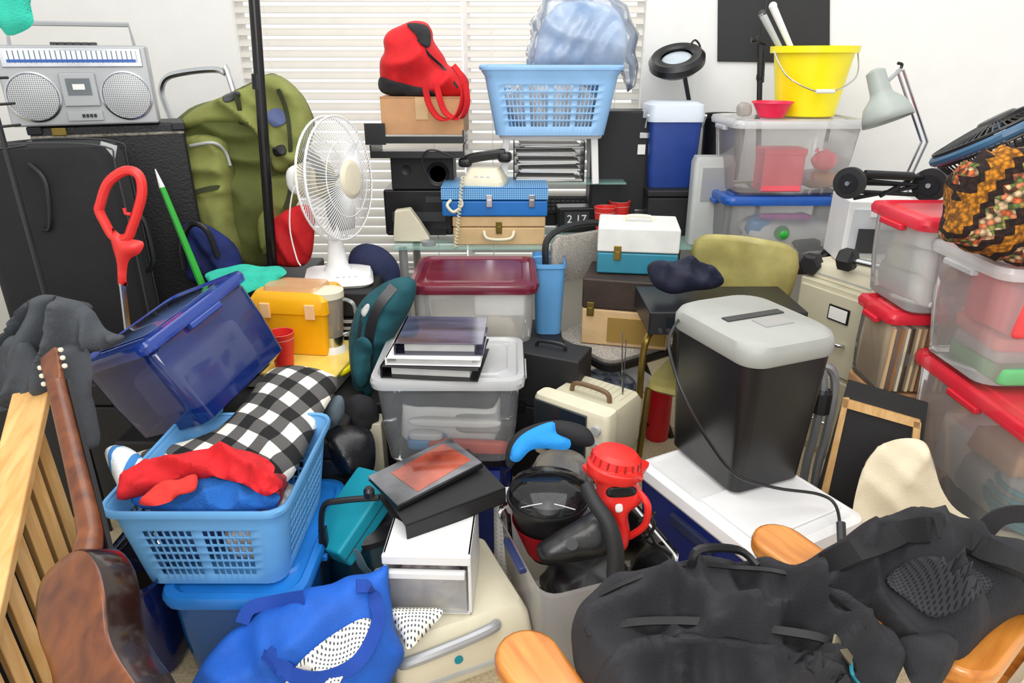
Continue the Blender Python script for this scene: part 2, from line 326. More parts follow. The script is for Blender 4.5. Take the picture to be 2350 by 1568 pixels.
def basket(label,loc,w,d,h,tp,m,rz=0,win=2,c=6):
    t=T('laundry_basket',label,'laundry basket',loc,rz); r=.05; rows=[0,.13]; hole=[0]
    for i in range(6): z=rows[-1]; rows+=[z+.08,z+.105]; hole+=[1,0]
    rows+=[.86,.93,1]; hole+=[0,0,0]
    def side(L):
        o=[]; k=win if L>.3 else 1; us=.92
        for q in range(k):
            x0=-L/2*us+q*L*us/k+.012; x1=x0+L*us/k-.024
            for i in range(c):
                x=x0+(x1-x0)*i/c; o+=[(x,1),(x+(x1-x0)/c*.74,0)]
        return [(-L/2,0)]+o
    pts=[]
    for k in range(4):
        L=(w if k%2==0 else d)-2*r
        for x,f in side(L): pts.append((k,x,f,0))
        for i in range(4): pts.append((k,L/2,0,i+1))
    def pos(p,s,z):
        k,x,f,c=p; L=(d if k%2==0 else w); q=V((x,-L/2,0))
        if c: an=-PI/2+PI/2*(c-1)/4; q=V((x+r*cos(an),-L/2+r+r*sin(an),0))
        q=M.Rotation(k*PI/2,3,'Z')@q; return V((q.x*s,q.y*s,z))
    b=B(); R=[[b.bm.verts.new(pos(p,(tp+(1-tp)*q)*(1.035 if q>.9 else 1),h*q)) for p in pts] for q in rows]; N=len(pts)
    for i in range(len(rows)-1):
        for j in range(N):
            if hole[i] and pts[j][2]: continue
            b.bm.faces.new((R[i][j],R[i][(j+1)%N],R[i+1][(j+1)%N],R[i+1][j]))
    b.bm.faces.new(R[0][::-1]); b.build('basket_shell',m,t,sol=.004)
    b=B().prof([(w*1.03,d*1.03,h-.012,r),(w*1.05,d*1.05,h-.016,r),(w*1.06,d*1.06,h-.004,r),(w*1.05,d*1.05,h+.004,r),(w*1.02,d*1.02,h,r)],0,0); b.build('rim',m,t,sol=.003); return t
def crate(label,x0,x1,y0,y1,h,m,z=0,name='storage_chest',cat='chest'):
    t=T(name,label,cat,((x0+x1)/2,(y0+y1)/2,z)); w,d=x1-x0,y1-y0
    B().box((0,0,h*.42),(w-.01,d-.01,h*.84)).build('body',m,t,bev=.01); B().box((0,0,h*.925),(w,d,h*.15)).build('lid',m,t,bev=.01); return t
def fanhead(t,mx,R,gm,bm,hm,nw=64,rw=.0016,back=.06,w=0,front=.05):
    b=B(); ex=lambda dp:2 if dp<.1 else 2.6
    for sgn,dp in ((-1,front),(1,back)):
        for i in range(nw):
            a=2*PI*i/nw; b.tube([mx@V((r*R*cos(a),sgn*(.02+dp*(1-r**ex(dp))),r*R*sin(a))) for r in (.3,.5,.7,.85,.95,1)],rw,4)
        for r in (.62,1): b.tube([mx@V((r*R*cos(a),sgn*(.02+dp*(1-r**ex(dp))),r*R*sin(a))) for a in [2*PI*i/40 for i in range(40)]],.002 if r<1 else .005,5,1)
    b.build('grille',gm,t,w=w)
    b=B().lathe([(R*.31,0),(R*.31,.008),(R*.26,.016),(R*.24,.017)],28,mx@AX((0,-.012-front,0),(0,-1,0))); b.build('hub_cap',hm,t,w=w)
    b=B().lathe([(R*.3,0),(R*.32,.05),(R*.28,.11),(R*.12,.14)],24,mx@AX((0,.05,0),(0,1,0))); b.build('motor_housing',hm,t,w=w)
    for k in range(3):
        a0=2*PI*k/3+.5; Rg=[]
        for i in range(7):
            r=R*(.12+.74*i/6); wd=.35+.75*sin(PI*min(1,.25+i/7.5))
            Rg.append([mx@V((r*cos(a0+x*wd),.03-.06*(x+.5),r*sin(a0+x*wd))) for x in (-.5,-.25,0,.25,.5)])
        B().loft(Rg,0,0,0).build('blade',bm,t,sol=.003,sm=80,w=w)
def cup(label,p,s=1):
    t=T('plastic_cup',label,'cup',p); B().lathe([(r*s,z*s) for r,z in [(.028,0),(.032,.05),(.034,.052),(.041,.115),(.042,.118),(.038,.118),(.03,.02),(.001,.015)]],28,c1=0).build('cup_wall',REDP,t); B().lathe([(.0395*s,.1*s),(.0385*s,.1185*s)],28,c0=0,c1=0).build('white_lining',WHP,t)
# ---------------- camera, light
cam=bpy.data.cameras.new('camera'); cam.lens=24; cam.sensor_width=36; cam.clip_start=.02; co=bpy.data.objects.new('camera',cam); COL.objects.link(co)
co.location=CAM; co.rotation_euler=(rad(67.5),0,0); SC.camera=co
SC.view_settings.view_transform='Standard'
W=bpy.data.worlds.new('world'); SC.world=W; W.use_nodes=True; W.node_tree.nodes['Background'].inputs[0].default_value=(1,1,1,1); W.node_tree.nodes['Background'].inputs[1].default_value=1.05
def area(n,loc,rot,sz,e,c=(1,.98,.95)):
    l=bpy.data.lights.new(n,'AREA'); l.energy=e; l.size=sz; l.color=c; o=bpy.data.objects.new(n,l); COL.objects.link(o); o.location=loc; o.rotation_euler=[rad(k) for k in rot]
area('ceiling_bounce',(.2,1.9,3.2),(0,0,0),2.4,50); area('camera_side_fill',(-.4,-.9,2.7),(60,0,-6),1.8,50); area('window_daylight',(-.4,5.2,1.7),(-90,0,0),2.6,38); area('camera_fill',(.05,-.35,1.75),(66,0,0),.5,9)  # the two camera-side lamps are added fill without a source in the room
@do
def setting():
    wm=mat('wall_paint','#ebebe8',.85,var=.02,bump=.2,bs=120)
    B().box((0,2.1,-.05),(6.4,4.6,.1)).build('floor',mat('carpet','#c8b795',.98,var=.25,sc=120,bump=1,bs=400),kind='structure')
    b=B(); x0,x1,z0,z1=-1.5,.72,.4,2.4
    for a,c,e,f in ((-3,x0,0,2.7),(x1,1.04,0,2.7),(x0,x1,0,z0),(x0,x1,z1,2.7)): b.box(((a+c)/2,4.12,(e+f)/2),(c-a,.14,f-e))
    b.build('wall_back',wm,kind='structure')
    B().box((-3.05,2.1,1.35),(.1,4.2,2.7)).build('wall_left',wm,kind='structure')
    B().box((0,.05,1.35),(2.4,.1,2.7)).build('wall_right',wm,kind='structure',tm=TR(2.13,3.645,0)@M.Rotation(math.atan2(-.8,2.18),4,'Z'))
    b=B()
    for a,c,e,f in ((x0,x0+.04,z0,z1),(x1-.04,x1,z0,z1),(-.27,-.23,z0,z1),(x0,x1,z0,z0+.05),(x0,x1,z1-.05,z1)): b.box(((a+c)/2,4.15,(e+f)/2),(c-a,.05,f-e))
    b.build('window_1',WHP,kind='structure')
    B().box((-.39,4.045,z0-.015),(2.3,.1,.03)).build('trim_1',WHP,kind='structure',bev=.005)
    sl=mat('blind_slat','#e0ddd5',.55,var=.03,tl=.16)
    for a,c,lb in ((x0+.01,-.275,'cream horizontal window blind behind the green pack and red bag'),(-.245,x1-.01,'cream horizontal window blind behind the bagged basket')):
        t=T('window_blind',lb,'window blind',((a+c)/2,4.08,.42)); w=c-a; b=B(); i=0
        while .05+i*.055<1.88:
            R=[]
            for k in range(5):
                s=(k-2)/2*.026; R.append([E(45,0,0)@V((x,s,.005*(1-(s/.026)**2)+q))+V((0,0,.05+i*.055)) for x in (-w/2,w/2) for q in ((0,.0025) if x<0 else (.0025,0))])
            b.loft(R); i+=1
        b.build('slats',sl,t)
        for x in (-.36,.36):
            B().tube([(x*w,-.026,0),(x*w,-.026,1.9)],.0022,5).build('lift_cord',PAPER,t)
        B().box((0,0,1.92),(w,.05,.05)).build('head_rail',sl,t); B().box((0,0,.01),(w,.04,.02)).build('bottom_rail',sl,t)
    wn=V((-.3445,-.939,0)); pl=(V((1.02,4.05,0))+wn*.012,wn)
    B().slab(pp('1648,-90 1905,-90 1904,145 1646,141'),pl,.02,front=0).solo('wall_panel',BKM,'flat black rectangular panel hung on wall behind yellow bucket','wall panel',bev=.003)
@do
def left():
    crate('black chest under the two upright black cases at left',-2.1,-1.34,2.12,3.1,.56,BKM)
    t=T('hard_case','tall black hard case standing under the silver stereo','suitcase',(-1.645,2.93,.56),24)
    B().box((0,0,.4),(.54,.24,.8)).build('shell',mat('case_leather','#151517',.5,bump=.5,bs=120),t,bev=.012); B().tube([(-.268,-.121,.76),(.268,-.121,.76)],.006).build('edge_trim',mat('worn_trim','#8a8478',.7,var=.5,sc=60),t)
    for s in (-1,1): B().box((s*.25,-.115,.785),(.05,.03,.03)).build('corner_cap',DKM,t,bev=.004)
    B().box((-.17,-.124,.78),(.05,.012,.03)).build('latch',BRS,t,bev=.003)
    t=T('suitcase','black soft fabric suitcase at the left edge in front of the hard case','suitcase',(-1.60,2.42,.56),14)
    B().prof([(.44,.2,0,.06),(.46,.22,.02,.06),(.46,.22,.4,.06),(.45,.21,.72,.06),(.42,.19,.765,.07),(.3,.12,.775,.05)]).build('shell',mat('suitcase_fabric','#19191c',.85,bump=.5,bs=300,var=.2),t)
    for y in (-.09,.06): B().tube(cr([(.232,y,.02),(.233,y,.4),(.228,y,.7),(.21,y,.765),(0,y,.782),(-.21,y,.765)],4),.003).build('piping',DGREY,t)
    B().box((.2,-.06,.73),(.05,.004,.09),E(0,20,0)).build('luggage_tag',GRYP,t)
    B().tube(cr([(.235,.0,.3),(.26,.0,.34),(.26,0,.48),(.235,0,.52)],5),.009).build('handle',BK,t)
    B().tube(cr([(-.03,-.11,.5),(.0,-.13,.52),(.02,-.13,.66),(-.02,-.112,.72)],5),.008).build('carry_loop',BK,t)
    t=T('boombox','silver portable stereo with two round speakers on the hard case','stereo',(-1.665,2.82,1.362),22)
    w,h,d=.5,.285,.12
    B().box((0,0,h/2),(w,d,h)).build('body',SILV,t,bev=.008)
    for s in (-1,1):
        m=AX((s*.155,-d/2,.106),(0,-1,0)); o=B().lathe([(.09,0),(.09,.008),(.084,.01),(.081,.006)],36,m).build('speaker_ring',CHR,t)
        B().lathe([(.081,0),(.08,.008),(.045,.011),(.004,.012)],32,m).build('speaker_grille',GRILLE,o)
    B().box((0,-d/2-.003,.242),(w*.92,.008,.066)).build('tuner_panel',CHR,t,bev=.003)
    B().box((0,-d/2-.008,.245),(w*.86,.003,.042)).build('tuner_window',mat('dial','#e3e7ea',.2,col=c_stripe(60,0,[(0,'#dfe4e8'),(.8,'#5a6470')])),t)
    B().box((0,-d/2-.0105,.231),(w*.84,.002,.01)).build('tuner_strip',BLUL,t)
    o=B().box((0,-d/2-.005,.13),(.12,.012,.12)).build('cassette_door',SILV,t,bev=.004); B().box((0,-d/2-.012,.14),(.08,.004,.06)).build('cassette_window',mat('smoke','#6d7478',.15),o); B().box((0,-d/2-.0145,.14),(.04,.003,.02)).build('cassette_label',PAPER,o)
    B().box((0,-d/2-.004,.035),(.12,.008,.036)).build('control_panel',SILV,t,bev=.002)
    for i in range(4): B().box((-.005+i*.013,-d/2-.01,.036),(.009,.006,.012)).build('switch',BK,t)
    for i in range(6): B().box((-.02+i*.026-.04,0,h+.005),(.022,.035,.012)).build('key',DGREY,t,bev=.002)
    B().tube([(-.21,.02,h-.03),(-.2,.02,h+.075),(.2,.02,h+.075),(.21,.02,h-.03)],.009,6).build('carry_handle',SILV,t)
    x=P(2,200,2.05).x; t=T('wire_rack','black wire rack standing at the far left edge','rack',(x-.09,2.05,0))
    B().tube([(0.055,0,0),(0.055,0,1.76)],.008).build('post',BK,t)
    for z in (1.36,1.42,1.48,1.55): B().tube(cr([(-.15,0,z),(0,-.01,z),(.06,0,z),(.075,.06,z)],4),.004).build('wire_shelf',BK,t)
    B().tube([(-.3,0,1.76),(.1,0,1.76)],.008).build('top_rail',BK,t)
    bag('towel','teal terry towel hanging in the top left corner','towel',TOWT,'-120,-60 60,-60 70,10 76,55 40,78 15,80 -5,60 -60,40 -120,60',Yp(2.03),.02,.015,wr=.006,D=.03,fd=[(5,12,.01)])
    t=T('hand_truck','chrome tubular hand truck loop standing behind the green pack','hand truck',P(440,640,3.55)); Y=3.55
    pts=[P(u,v,Y) for u,v in pp('402,292 374,225 372,195 388,175 430,165 490,160 515,168 530,190')]
    B().tube(cr(pts+[P(640,560,Y)],5),.015).build('frame',CHR,t,w=1); B().tube([P(402,292,Y),P(470,900,Y)],.015).build('upright',WHP,t,w=1)
    B().slab(pp('320,290 445,290 480,890 330,890'),Yp(3.85,0,.04),.02).solo('board',DGREY,'flat dark grey board leaning on the wall behind hand truck','board',bev=.003)
    crate('black amplifier box under the green hiking pack',P(420,620,3.0).x,P(690,620,3.0).x,2.98,3.4,.66,BKM,name='equipment_box',cat='box')
    t,S=bagT('hiking_backpack','large olive green hiking backpack behind the black pole','backpack','main_body',OLIVE,'404,290 425,262 455,240 505,225 560,198 600,178 628,168 660,190 690,212 712,250 722,285 708,340 705,375 685,400 690,450 650,520 605,618 545,605 505,560 470,490 440,430 412,360',Yp(3.2,0,.1),.2,.12,wr=.003,wf=9,D=.12,fd=[(75,5,.03),(15,6,.02)])
    F1=part_inf(t,'top_flap',OLIVE2,'408,290 450,248 560,202 628,170 690,213 720,290 708,350 688,382 640,396 612,345 585,300 560,290 500,285 440,300',(S(580,280,-.03),S.n),.08,.02,D=.03,wr=.002,smi=1,fd=[(60,7,.045),(5,8,.028)])
    S2=part_inf(t,'side_pocket',OLIVE2,'408,345 430,312 480,308 520,322 540,375 546,480 560,598 520,580 480,525 450,455 425,395',(S(480,440,-.03),S.n),.12,.02,D=.035,wr=.002,smi=1,fd=[(70,9,.035),(20,8,.02)])
    b=B(); b.tube(cr([S2(u,v,.004) for u,v in pp('438,335 490,328 518,348 528,380')],4),.007); b.build('zipper',GRYP,t,w=1)
    F2=part_inf(t,'front_pocket',OLIVE2,'590,410 620,398 690,400 695,440 660,505 612,590 592,520',(S(640,470,-.02),S.n),.07,.01,D=.03,wr=.002,fd=[(40,8,.02)])
    part_skin(t,'badge',DGREY,'513,222 545,210 552,222 522,235',F1,.006,.004,5); part_skin(t,'patch',mat('patch_blue','#5a6690',.8),'612,262 640,248 662,275 630,292',F1,.006,.004,5); part_skin(t,'buckle',BKM,'630,340 652,333 658,352 636,358',F1,.008,.006,5)
    dk=mat('olive_webbing','#33381c',.85)
    b=B(); b.ribbon(cr([F1(u,v,.008) for u,v in pp('545,215 552,250 556,285')],4),(1,0,0),.02,.004); b.build('strap',dk,t,w=1); b=B(); b.ribbon(cr([S2(u,v,.008) for u,v in pp('452,440 500,430 543,440')],4),(0,.2,1),.02,.004); b.build('strap',dk,t,w=1)
    b=B(); b.ribbon(cr([F1(u,v,.008) for u,v in pp('640,205 660,260 668,330')]+[F2(u,v,.008) for u,v in pp('668,430 655,480')],4),(1,0,0),.018,.004); b.build('strap',dk,t,w=1)
    bag('pouch','bright red nylon pouch beside the pole under the green pack','bag',REDF,'620,520 645,490 690,470 720,482 722,530 714,590 690,612 640,610 618,595',Yp(2.99),.05,.05,wr=.003,fd=[(30,10,.03)])
    bag('knapsack','blue and black knapsack low behind the green stick','backpack',mat('deep_blue_fabric','#182a6a',.85,bump=.4,bs=200,var=.5),'415,530 450,510 500,530 545,570 556,630 500,650 430,640',Yp(2.9),.06,.06,wr=.008,fd=[(40,9,.03)])
    b=B(); b.tube(cr([P(u,v,2.83) for u,v in pp('425,620 418,560 440,515 475,530 500,590')],5),.012); b.solo('shoulder_strap',BK,'black padded strap loop beside the blue knapsack','strap')
    a,c=P(627,640,2.9),P(579,-60,2.9); d=(a-c)/(a.z-c.z); a=a-d*a.z
    t=T('pole','tall slim black pole standing in front of the green pack','pole',a); bg=mat('black_gloss','#0a0a0b',.25)
    B().tube([a,c],.021,16).build('shaft',bg,t,w=1); B().tube([P(591,170,2.9),P(593,205,2.9)],.0235,16).build('joint_collar',DKM,t,w=1); B().lathe([(.024,0),(.024,.03)],16,TR(0,0,0)).build('rubber_tip',BKM,t)
    t=T('string_trimmer','red plastic loop handle of a yard tool leaning on suitcase','yard tool',P(300,830,2.22))
    b=B(); pts=[P(u,v,2.22) for u,v in pp('230,470 248,420 288,392 318,402 326,440 316,485 304,520 292,545 262,545 240,510 228,485')]
    b.tube(cr(pts,5,1),.0155,10,1); b.build('loop_handle',REDP,t,w=1)
    b=B(); inf(b,pp('248,515 285,545 328,555 322,580 296,598 290,640 292,655 272,655 268,605 256,560'),Pl(270,560,2.215,(0,-1,0)),.022,.022,wr=0); b.build('grip_body',REDP,t,w=1,sm=60)
    B().tube([P(300,492,2.21),P(288,490,2.21),P(285,478,2.21)],.006).build('trigger',REDP,t,w=1); b=B(); b.tube([P(281,650,2.22),P(305,860,2.22)],.011); b.build('shaft',CHR,t,w=1)
    a,c=P(458,640,2.63),P(372,430,2.63); e=a+(a-c)*(a.z/(c.z-a.z))
    t=T('garden_stake','thin lime green stake with white pointed tip','stake',e); B().tube([e,a,c],[.016,.015,.011]).build('stick',HIVIS,t,w=1); B().tube([c,P(356,388,2.63)],[.011,.002]).build('tip',WHP,t,w=1)
    bag('navy_jacket','crumpled navy jacket stuffed behind the white fan base','jacket',NAVYF,'800,590 830,560 880,570 915,610 912,660 860,670 810,660',Yp(2.98),.06,.06,wr=.008,fd=[(60,9,.035)])
@do
def fan():
    crate('black guitar amplifier under the white table fan',-.91,-.575,2.66,3.0,.715,BKM,name='amplifier',cat='amplifier')
    b=B()
    for i in range(14): b.box((-.66,2.655,.2+i*.03),(.13,.006,.012))
    b.solo('vent_panel',GRYP,'grey slotted panel on amplifier front beside the blender','panel')
    t=T('table_fan','white oscillating table fan with round wire grille','fan',(-.745,2.82,.716),12)
    B().prof([(.27,.24,0,.05),(.29,.26,.012,.05),(.27,.23,.04,.05),(.12,.11,.05,.05),(.085,.08,.08,.04),(.065,.06,.16,.03),(.055,.055,.26,.025)]).build('base',WHP,t)
    for i in range(4): B().lathe([(.009,0),(.009,.014),(.006,.016)],12,TR(.0+i*.024,-.095,.028)@E(25,0,0)).build('button',GRYP,t)
    mx=TR(0.03,0,.43)@M.Rotation(rad(60),4,'Z')@E(-4,0,0); fanhead(t,mx,.245,WHP,mat('fan_blade','#8f9494',.25,al=.8),CREAM,92,.0018)
    B().blob(mx@V((0,.14,0)),(.12,.17,.13),.7,m=M.Rotation(rad(60),4,'Z')).build('motor_cover',WHP,t)
    B().tube(cr([P(u,v,2.72) for u,v in pp('700,400 672,440 665,520 680,590 690,610')],5),.003).build('power_cord',WHP,t,w=1)
@do
def window_stack():
    t=T('desk','glass desk with upper shelf below the window','desk',(.2,3.6,0)); g=GLASS
    B().box((0,0,.726),(1.6,.58,.012)).build('desktop',g,t,bev=.003); B().box((.0,.12,1.005),(.78,.32,.01)).build('upper_shelf',g,t,bev=.003)
    for x in (-.75,.75):
        for y in (-.24,.24): B().tube([(x,y,0),(x,y,.72)],.022,12).build('leg',SILV,t)
    for x in (-.36,.36): B().tube([(x,.2,.732),(x,.2,1.0)],.014,10).build('shelf_post',SILV,t)
    t=T('printer','boxy black printer on the left end of glass desk','printer',(-.49,3.72,.733)); B().box((0,0,.12),(.36,.3,.24)).build('body',BK,t,bev=.012); B().box((0,-.152,.1),(.28,.006,.05)).build('paper_slot',DGREY,t); B().box((0,-.2,.03),(.3,.1,.012)).build('paper_tray',BK,t); B().box((.1,-.151,.19),(.12,.006,.03)).build('control_strip',DGREY,t)
    t=T('speaker','black bookshelf speaker under the letter tray','speaker',(-.46,3.66,.975)); B().box((0,0,.085),(.32,.2,.17)).build('cabinet',BKM,t,bev=.006); B().lathe([(.06,0),(.06,.008),(.05,.004),(.02,-.01)],28,AX((.08,-.1,.08),(0,-1,0))).build('cone',DKM,t); B().lathe([(.025,0),(.025,.006),(.01,.003)],20,AX((-.08,-.1,.1),(0,-1,0))).build('tweeter',DKM,t)
    t=T('letter_tray','black two tier letter tray under the cardboard box','letter tray',(-.465,3.6,1.147))
    for z in (0,.07):
        B().box((0,0,z+.005),(.46,.3,.008)).build('tray_floor',BK,t)
        for x in (-.228,.228): B().box((x,0,z+.033),(.008,.3,.06)).build('side_wall',BK,t)
        B().box((0,-.148,z+.018),(.46,.008,.03)).build('front_lip',BK,t)
    B().box((-.2,-.15,.115),(.1,.01,.1)).build('post',BK,t)
    t=T('cardboard_box','brown cardboard box under the red gym bag','box',(-.43,3.6,1.258),-2); B().box((0,0,.085),(.4,.27,.17)).build('box_body',CARD,t,bev=.003); B().box((0,-.137,.12),(.06,.004,.1)).build('packing_tape',TANL,t); B().box((0,0,.172),(.404,.275,.004)).build('flap',CARD,t)
    t,S=bagT('gym_bag','red and black gym bag slumped on the cardboard box','bag','body',REDF,'872,175 872,140 882,118 880,92 892,72 920,58 948,48 978,52 992,72 996,95 1018,128 1030,150 1058,162 1076,188 1070,215 1050,226 1000,228 930,224 876,212',Yp(3.58),.12,.1,wr=.003,wf=10,D=.1,smi=1,fd=[(40,7,.05),(-50,8,.04)])
    part_skin(t,'black_panel',BKF,'873,178 900,185 950,198 985,205 1000,226 930,222 876,210',S,.008,.006,8); part_skin(t,'end_panel',BKF,'935,56 975,58 988,78 985,108 965,100 955,80',S,.008,.006,7)
    strap(t,'seam_zipper',BK,'960,90 985,125 1020,158 1050,200',S,.008,.012)
    for q in ('975,195 985,240 1010,272 1045,268 1062,230 1060,180 1040,150','1000,190 1020,255 1055,272 1072,240 1068,190'):
        b=B(); b.ribbon(cr([P(u,v,3.4) for u,v in pp(q)],5),(.5,.6,.1),.035,.006); b.build('strap',REDF,t,w=1)
    b=B(); b.tube(cr([P(u,v,3.4) for u,v in pp('1040,360 1000,345 975,350 970,380 990,415 1015,420')],5),.004); b.solo('black_cable',BK,'thin black cable looping in front of the speaker','cable')
    case('carrying_case','tan hard case with cream handle on the glass desk','case',(-.065,3.5,.733),0,.46,.28,.145,TANL,TANL,.62,BRS,CREAM,lat=(0,))
    t=case('record_case','blue vinyl case with checked lid under the cream telephone','case',(-.085,3.5,.88),0,.52,.3,.14,BCASE,BCASE,.55,CHR,PAPER,lat=(-.05,.35),hand='')
    B().box((0,0,.142),(.522,.303,.004)).build('checked_top',CHECKB,t); B().box((0,-.1525,.11),(.522,.003,.05)).build('checked_front',mat('blue_check_front','#4f93c8',.5,col=c_dots(95,'#4488c2','#9cc4e2',(0,2))),t)
    B().tube(cr([(-.215,-.15,.08),(-.23,-.18,.06),(-.2,-.185,.03),(-.16,-.18,.06),(-.165,-.15,.085)],5),.008).build('handle',CREAM,t)
    c=Z(1120,392,1.025); t=T('telephone','cream desk telephone with black topped handset on blue case','telephone',(c.x,3.46,1.024),-10)
    B().prof([(.21,.18,0,.03),(.21,.18,.02,.03),(.17,.14,.058,.03),(.14,.1,.08,.02)]).build('base',CREAM,t)
    B().tube(cr([(-.1,.0,.1),(-.07,.0,.12),(.05,.0,.142),(.1,.0,.147)],5),.024,10).build('handset',BK,t); B().blob((.1,0,.13),(.065,.065,.05)).build('earpiece',BK,t); B().blob((-.1,0,.1),(.065,.065,.045)).build('mouthpiece',BK,t)
    b=B()
    for i in range(3): b.box((-.03+i*.03,-.075,.045),(.018,.004,.012),E(-40,0,0))
    b.build('keypad',GRYP,t)
    a,c=P(1062,405,3.32),P(1046,570,3.3); pts=[a.lerp(c,i/150)+V((.008*cos(i*.9),.008*sin(i*.9),0)) for i in range(151)]; B().tube(pts,.003,5).build('coiled_cord',CREAM,t,w=1)
    B().slab(pp('902,555 905,485 940,480 962,510 985,545 986,556'),Yp(3.40),.06).solo('tape_dispenser',CREAM,'cream wedge shaped desk dispenser beside the tan case','dispenser',bev=.006)
    B().lathe([(.035,0),(.037,.008),(.037,.02),(.02,.024)],24).solo('tape_measure',SILV,'round silver tape measure at the desk edge','tape measure',Z(984,562,.733))
    t=T('step_stool','white plastic step stool carrying the pale blue basket','stool',(.19,3.62,1.012))
    B().prof([(.5,.28,.225,.03),(.51,.29,.235,.03),(.5,.28,.245,.03)]).build('top',WHP,t)
    for x in (-1,1):
        for y in (-1,1): B().box((x*.225,y*.11,.115),(.035,.03,.23),E(0,-4*x,0)).build('leg',WHP,t,bev=.006)
    basket('pale blue laundry basket topped with bagged bedding at window',(.185,3.6,1.259),.64,.42,.31,.82,PBLUE,0,4,5)
    lump('bed_sheet','white and grey crumpled sheet inside the pale blue basket','bedding',mat('sheet','#d6d8da',.9,var=.35,sc=20),(.19,3.6,1.27),(.42,.28,.24),seed=4)
    bag('bedding_pillow','pale blue bedding inside clear bag above the basket','bedding',PILB,'1228,165 1230,110 1240,60 1262,28 1290,5 1350,2 1400,14 1430,45 1440,100 1430,150 1400,165 1330,172 1255,170',Yp(3.6),.1,.08,wr=.003,wf=8,D=.09,fd=[(70,6,.035),(-20,7,.025)])
    bag('plastic_bag','clear plastic bag wrapped round the pale blue bedding','plastic bag',BAGC,'1210,162 1206,120 1218,85 1214,52 1240,14 1246,-14 1290,-18 1320,-40 1385,-28 1415,-6 1440,12 1450,48 1468,78 1458,118 1466,150 1458,198 1440,212 1425,170 1380,180 1340,160 1290,172 1240,160',Yp(3.57),.16,.15,res=.013,smooth=0,sm=80,D=.12,wr=.004,wf=12,smi=1,fd=[(65,9,.045),(-25,11,.035),(20,14,.02)])
    t=T('paper_organizer','black tiered organizer full of papers under white stool','organizer',(.19,3.68,1.012))
    for i in range(5): B().box((0,0,.004+i*.042),(.36,.2,.004)).build('shelf',BK,t)
    for x in (-.18,.18): B().box((x,0,.1),(.006,.2,.2)).build('side_wall',BK,t)
    for i in range(5):
        for k in range(3): B().box((random.uniform(-.02,.02),-.01,.0075+i*.042+k*.006),(.3,.2,.004),E(0,random.uniform(-1,1),random.uniform(-3,3))).solo('paper_stack',PAPER,'loose white papers lying in the black tiered organizer','papers',(.19,3.672,1.013),group='papers in the black organizer')
    c=Z(1318,528,.733); t=T('flip_clock','black flip clock radio showing white digits on desk','clock',(c.x,c.y,.733),4)
    B().box((0,0,.07),(.2,.12,.13)).build('body',BK,t,bev=.012); B().box((0,-.062,.075),(.13,.004,.075)).build('display',DGREY,t); B().box((0,0,.003),(.15,.1,.012)).build('foot',BK,t)
    f=bpy.data.curves.new('digits','FONT'); f.body='2 17'; f.size=.06; f.extrude=.001; f.align_x='CENTER'; o=bpy.data.objects.new('digits',f); COL.objects.link(o); bpy.context.view_layer.update()
    me=bpy.data.meshes.new_from_object(o); bpy.data.objects.remove(o); o=bpy.data.objects.new('digits',me); COL.objects.link(o); me.transform(TR(0,-.066,.055)@E(90,0,0)); me.materials.clear(); me.materials.append(PAPER); o.parent=t
    t=T('keyboard','black computer keyboard propped behind the flip clock','keyboard',(.27,3.82,.733)); B().box((0,0,.11),(.36,.13,.02),E(35,0,0)).build('deck',BK,t,bev=.004); b=B()
    for i in range(12):
        for j in range(4): b.box(E(35,0,0)@V((-.155+i*.028,-.045+j*.028,.016))+V((0,0,.11)),(.02,.02,.012),E(35,0,0))
    b.build('keys',DGREY,t); B().box((0,.02,.045),(.3,.08,.09)).build('stand',BK,t)
    c=Z(1262,535,.733); t=T('headphones','black headphones lying beside the flip clock','headphones',c+V((0,.05,0)))
    B().tube(cr([(-.07,0,.03),(-.06,.03,.08),(0,.05,.1),(.06,.03,.08),(.07,0,.03)],5),.007).build('headband',BK,t)
    for s in (-1,1): B().lathe([(.03,0),(.036,.012),(.03,.024)],20,AX((s*.07,0,.038),(s,-.3,0))).build('ear_cup',BK,t)
    cup('red plastic cup on the desk nearest the flip clock',V((P(1384,520,3.55).x,3.5,.733)),1.4); cup('red plastic cup behind the other one on the desk',V((P(1418,515,3.68).x,3.66,.733)),1.4)
    t=T('instrument_case','black upright instrument case right of the paper organizer','case',(.565,3.78,.733)); B().box((0,0,.31),(.30,.2,.62)).build('shell',BKM,t,bev=.01)
    for x in (-.145,.145): B().box((x,-.1,.31),(.016,.012,.62)).build('edge_trim',DKM,t)
    for z in (.1,.5): B().box((.12,-.104,z),(.05,.012,.03)).build('latch',CHR,t,bev=.003)
    for x in (-1,1): B().box((x*.13,-.09,.605),(.05,.04,.04)).build('corner_cap',SILV,t,bev=.005)
    B().box((.11,-.107,.43),(.04,.003,.05)).build('sticker',PAPER,t)
    crate('black box under the small blue cooler',.70,.97,3.55,3.8,.24,BKM,.733,name='equipment_box',cat='box')
    t=T('cooler','small blue upright cooler with white lid by the corner','cooler',(.835,3.73,.974)); B().prof([(.23,.2,0,.03),(.25,.22,.1,.03),(.265,.235,.33,.03)]).build('body',mat('cooler_blue','#22408c',.4),t); B().prof([(.285,.25,.33,.04),(.29,.255,.36,.04),(.28,.245,.41,.04),(.22,.19,.425,.04)]).build('lid',mat('pale_lid','#d8e2ee',.4,var=.03),t); B().tube([(-.145,-.05,.3),(-.15,-.1,.36),(.15,-.1,.36),(.145,-.05,.3)],.006).build('handle',WHP,t)
    t=T('magnifier_lamp','black round magnifier desk lamp above the blue cooler','lamp',(.93,3.9,.733)); hd=P(1553,135,3.8)
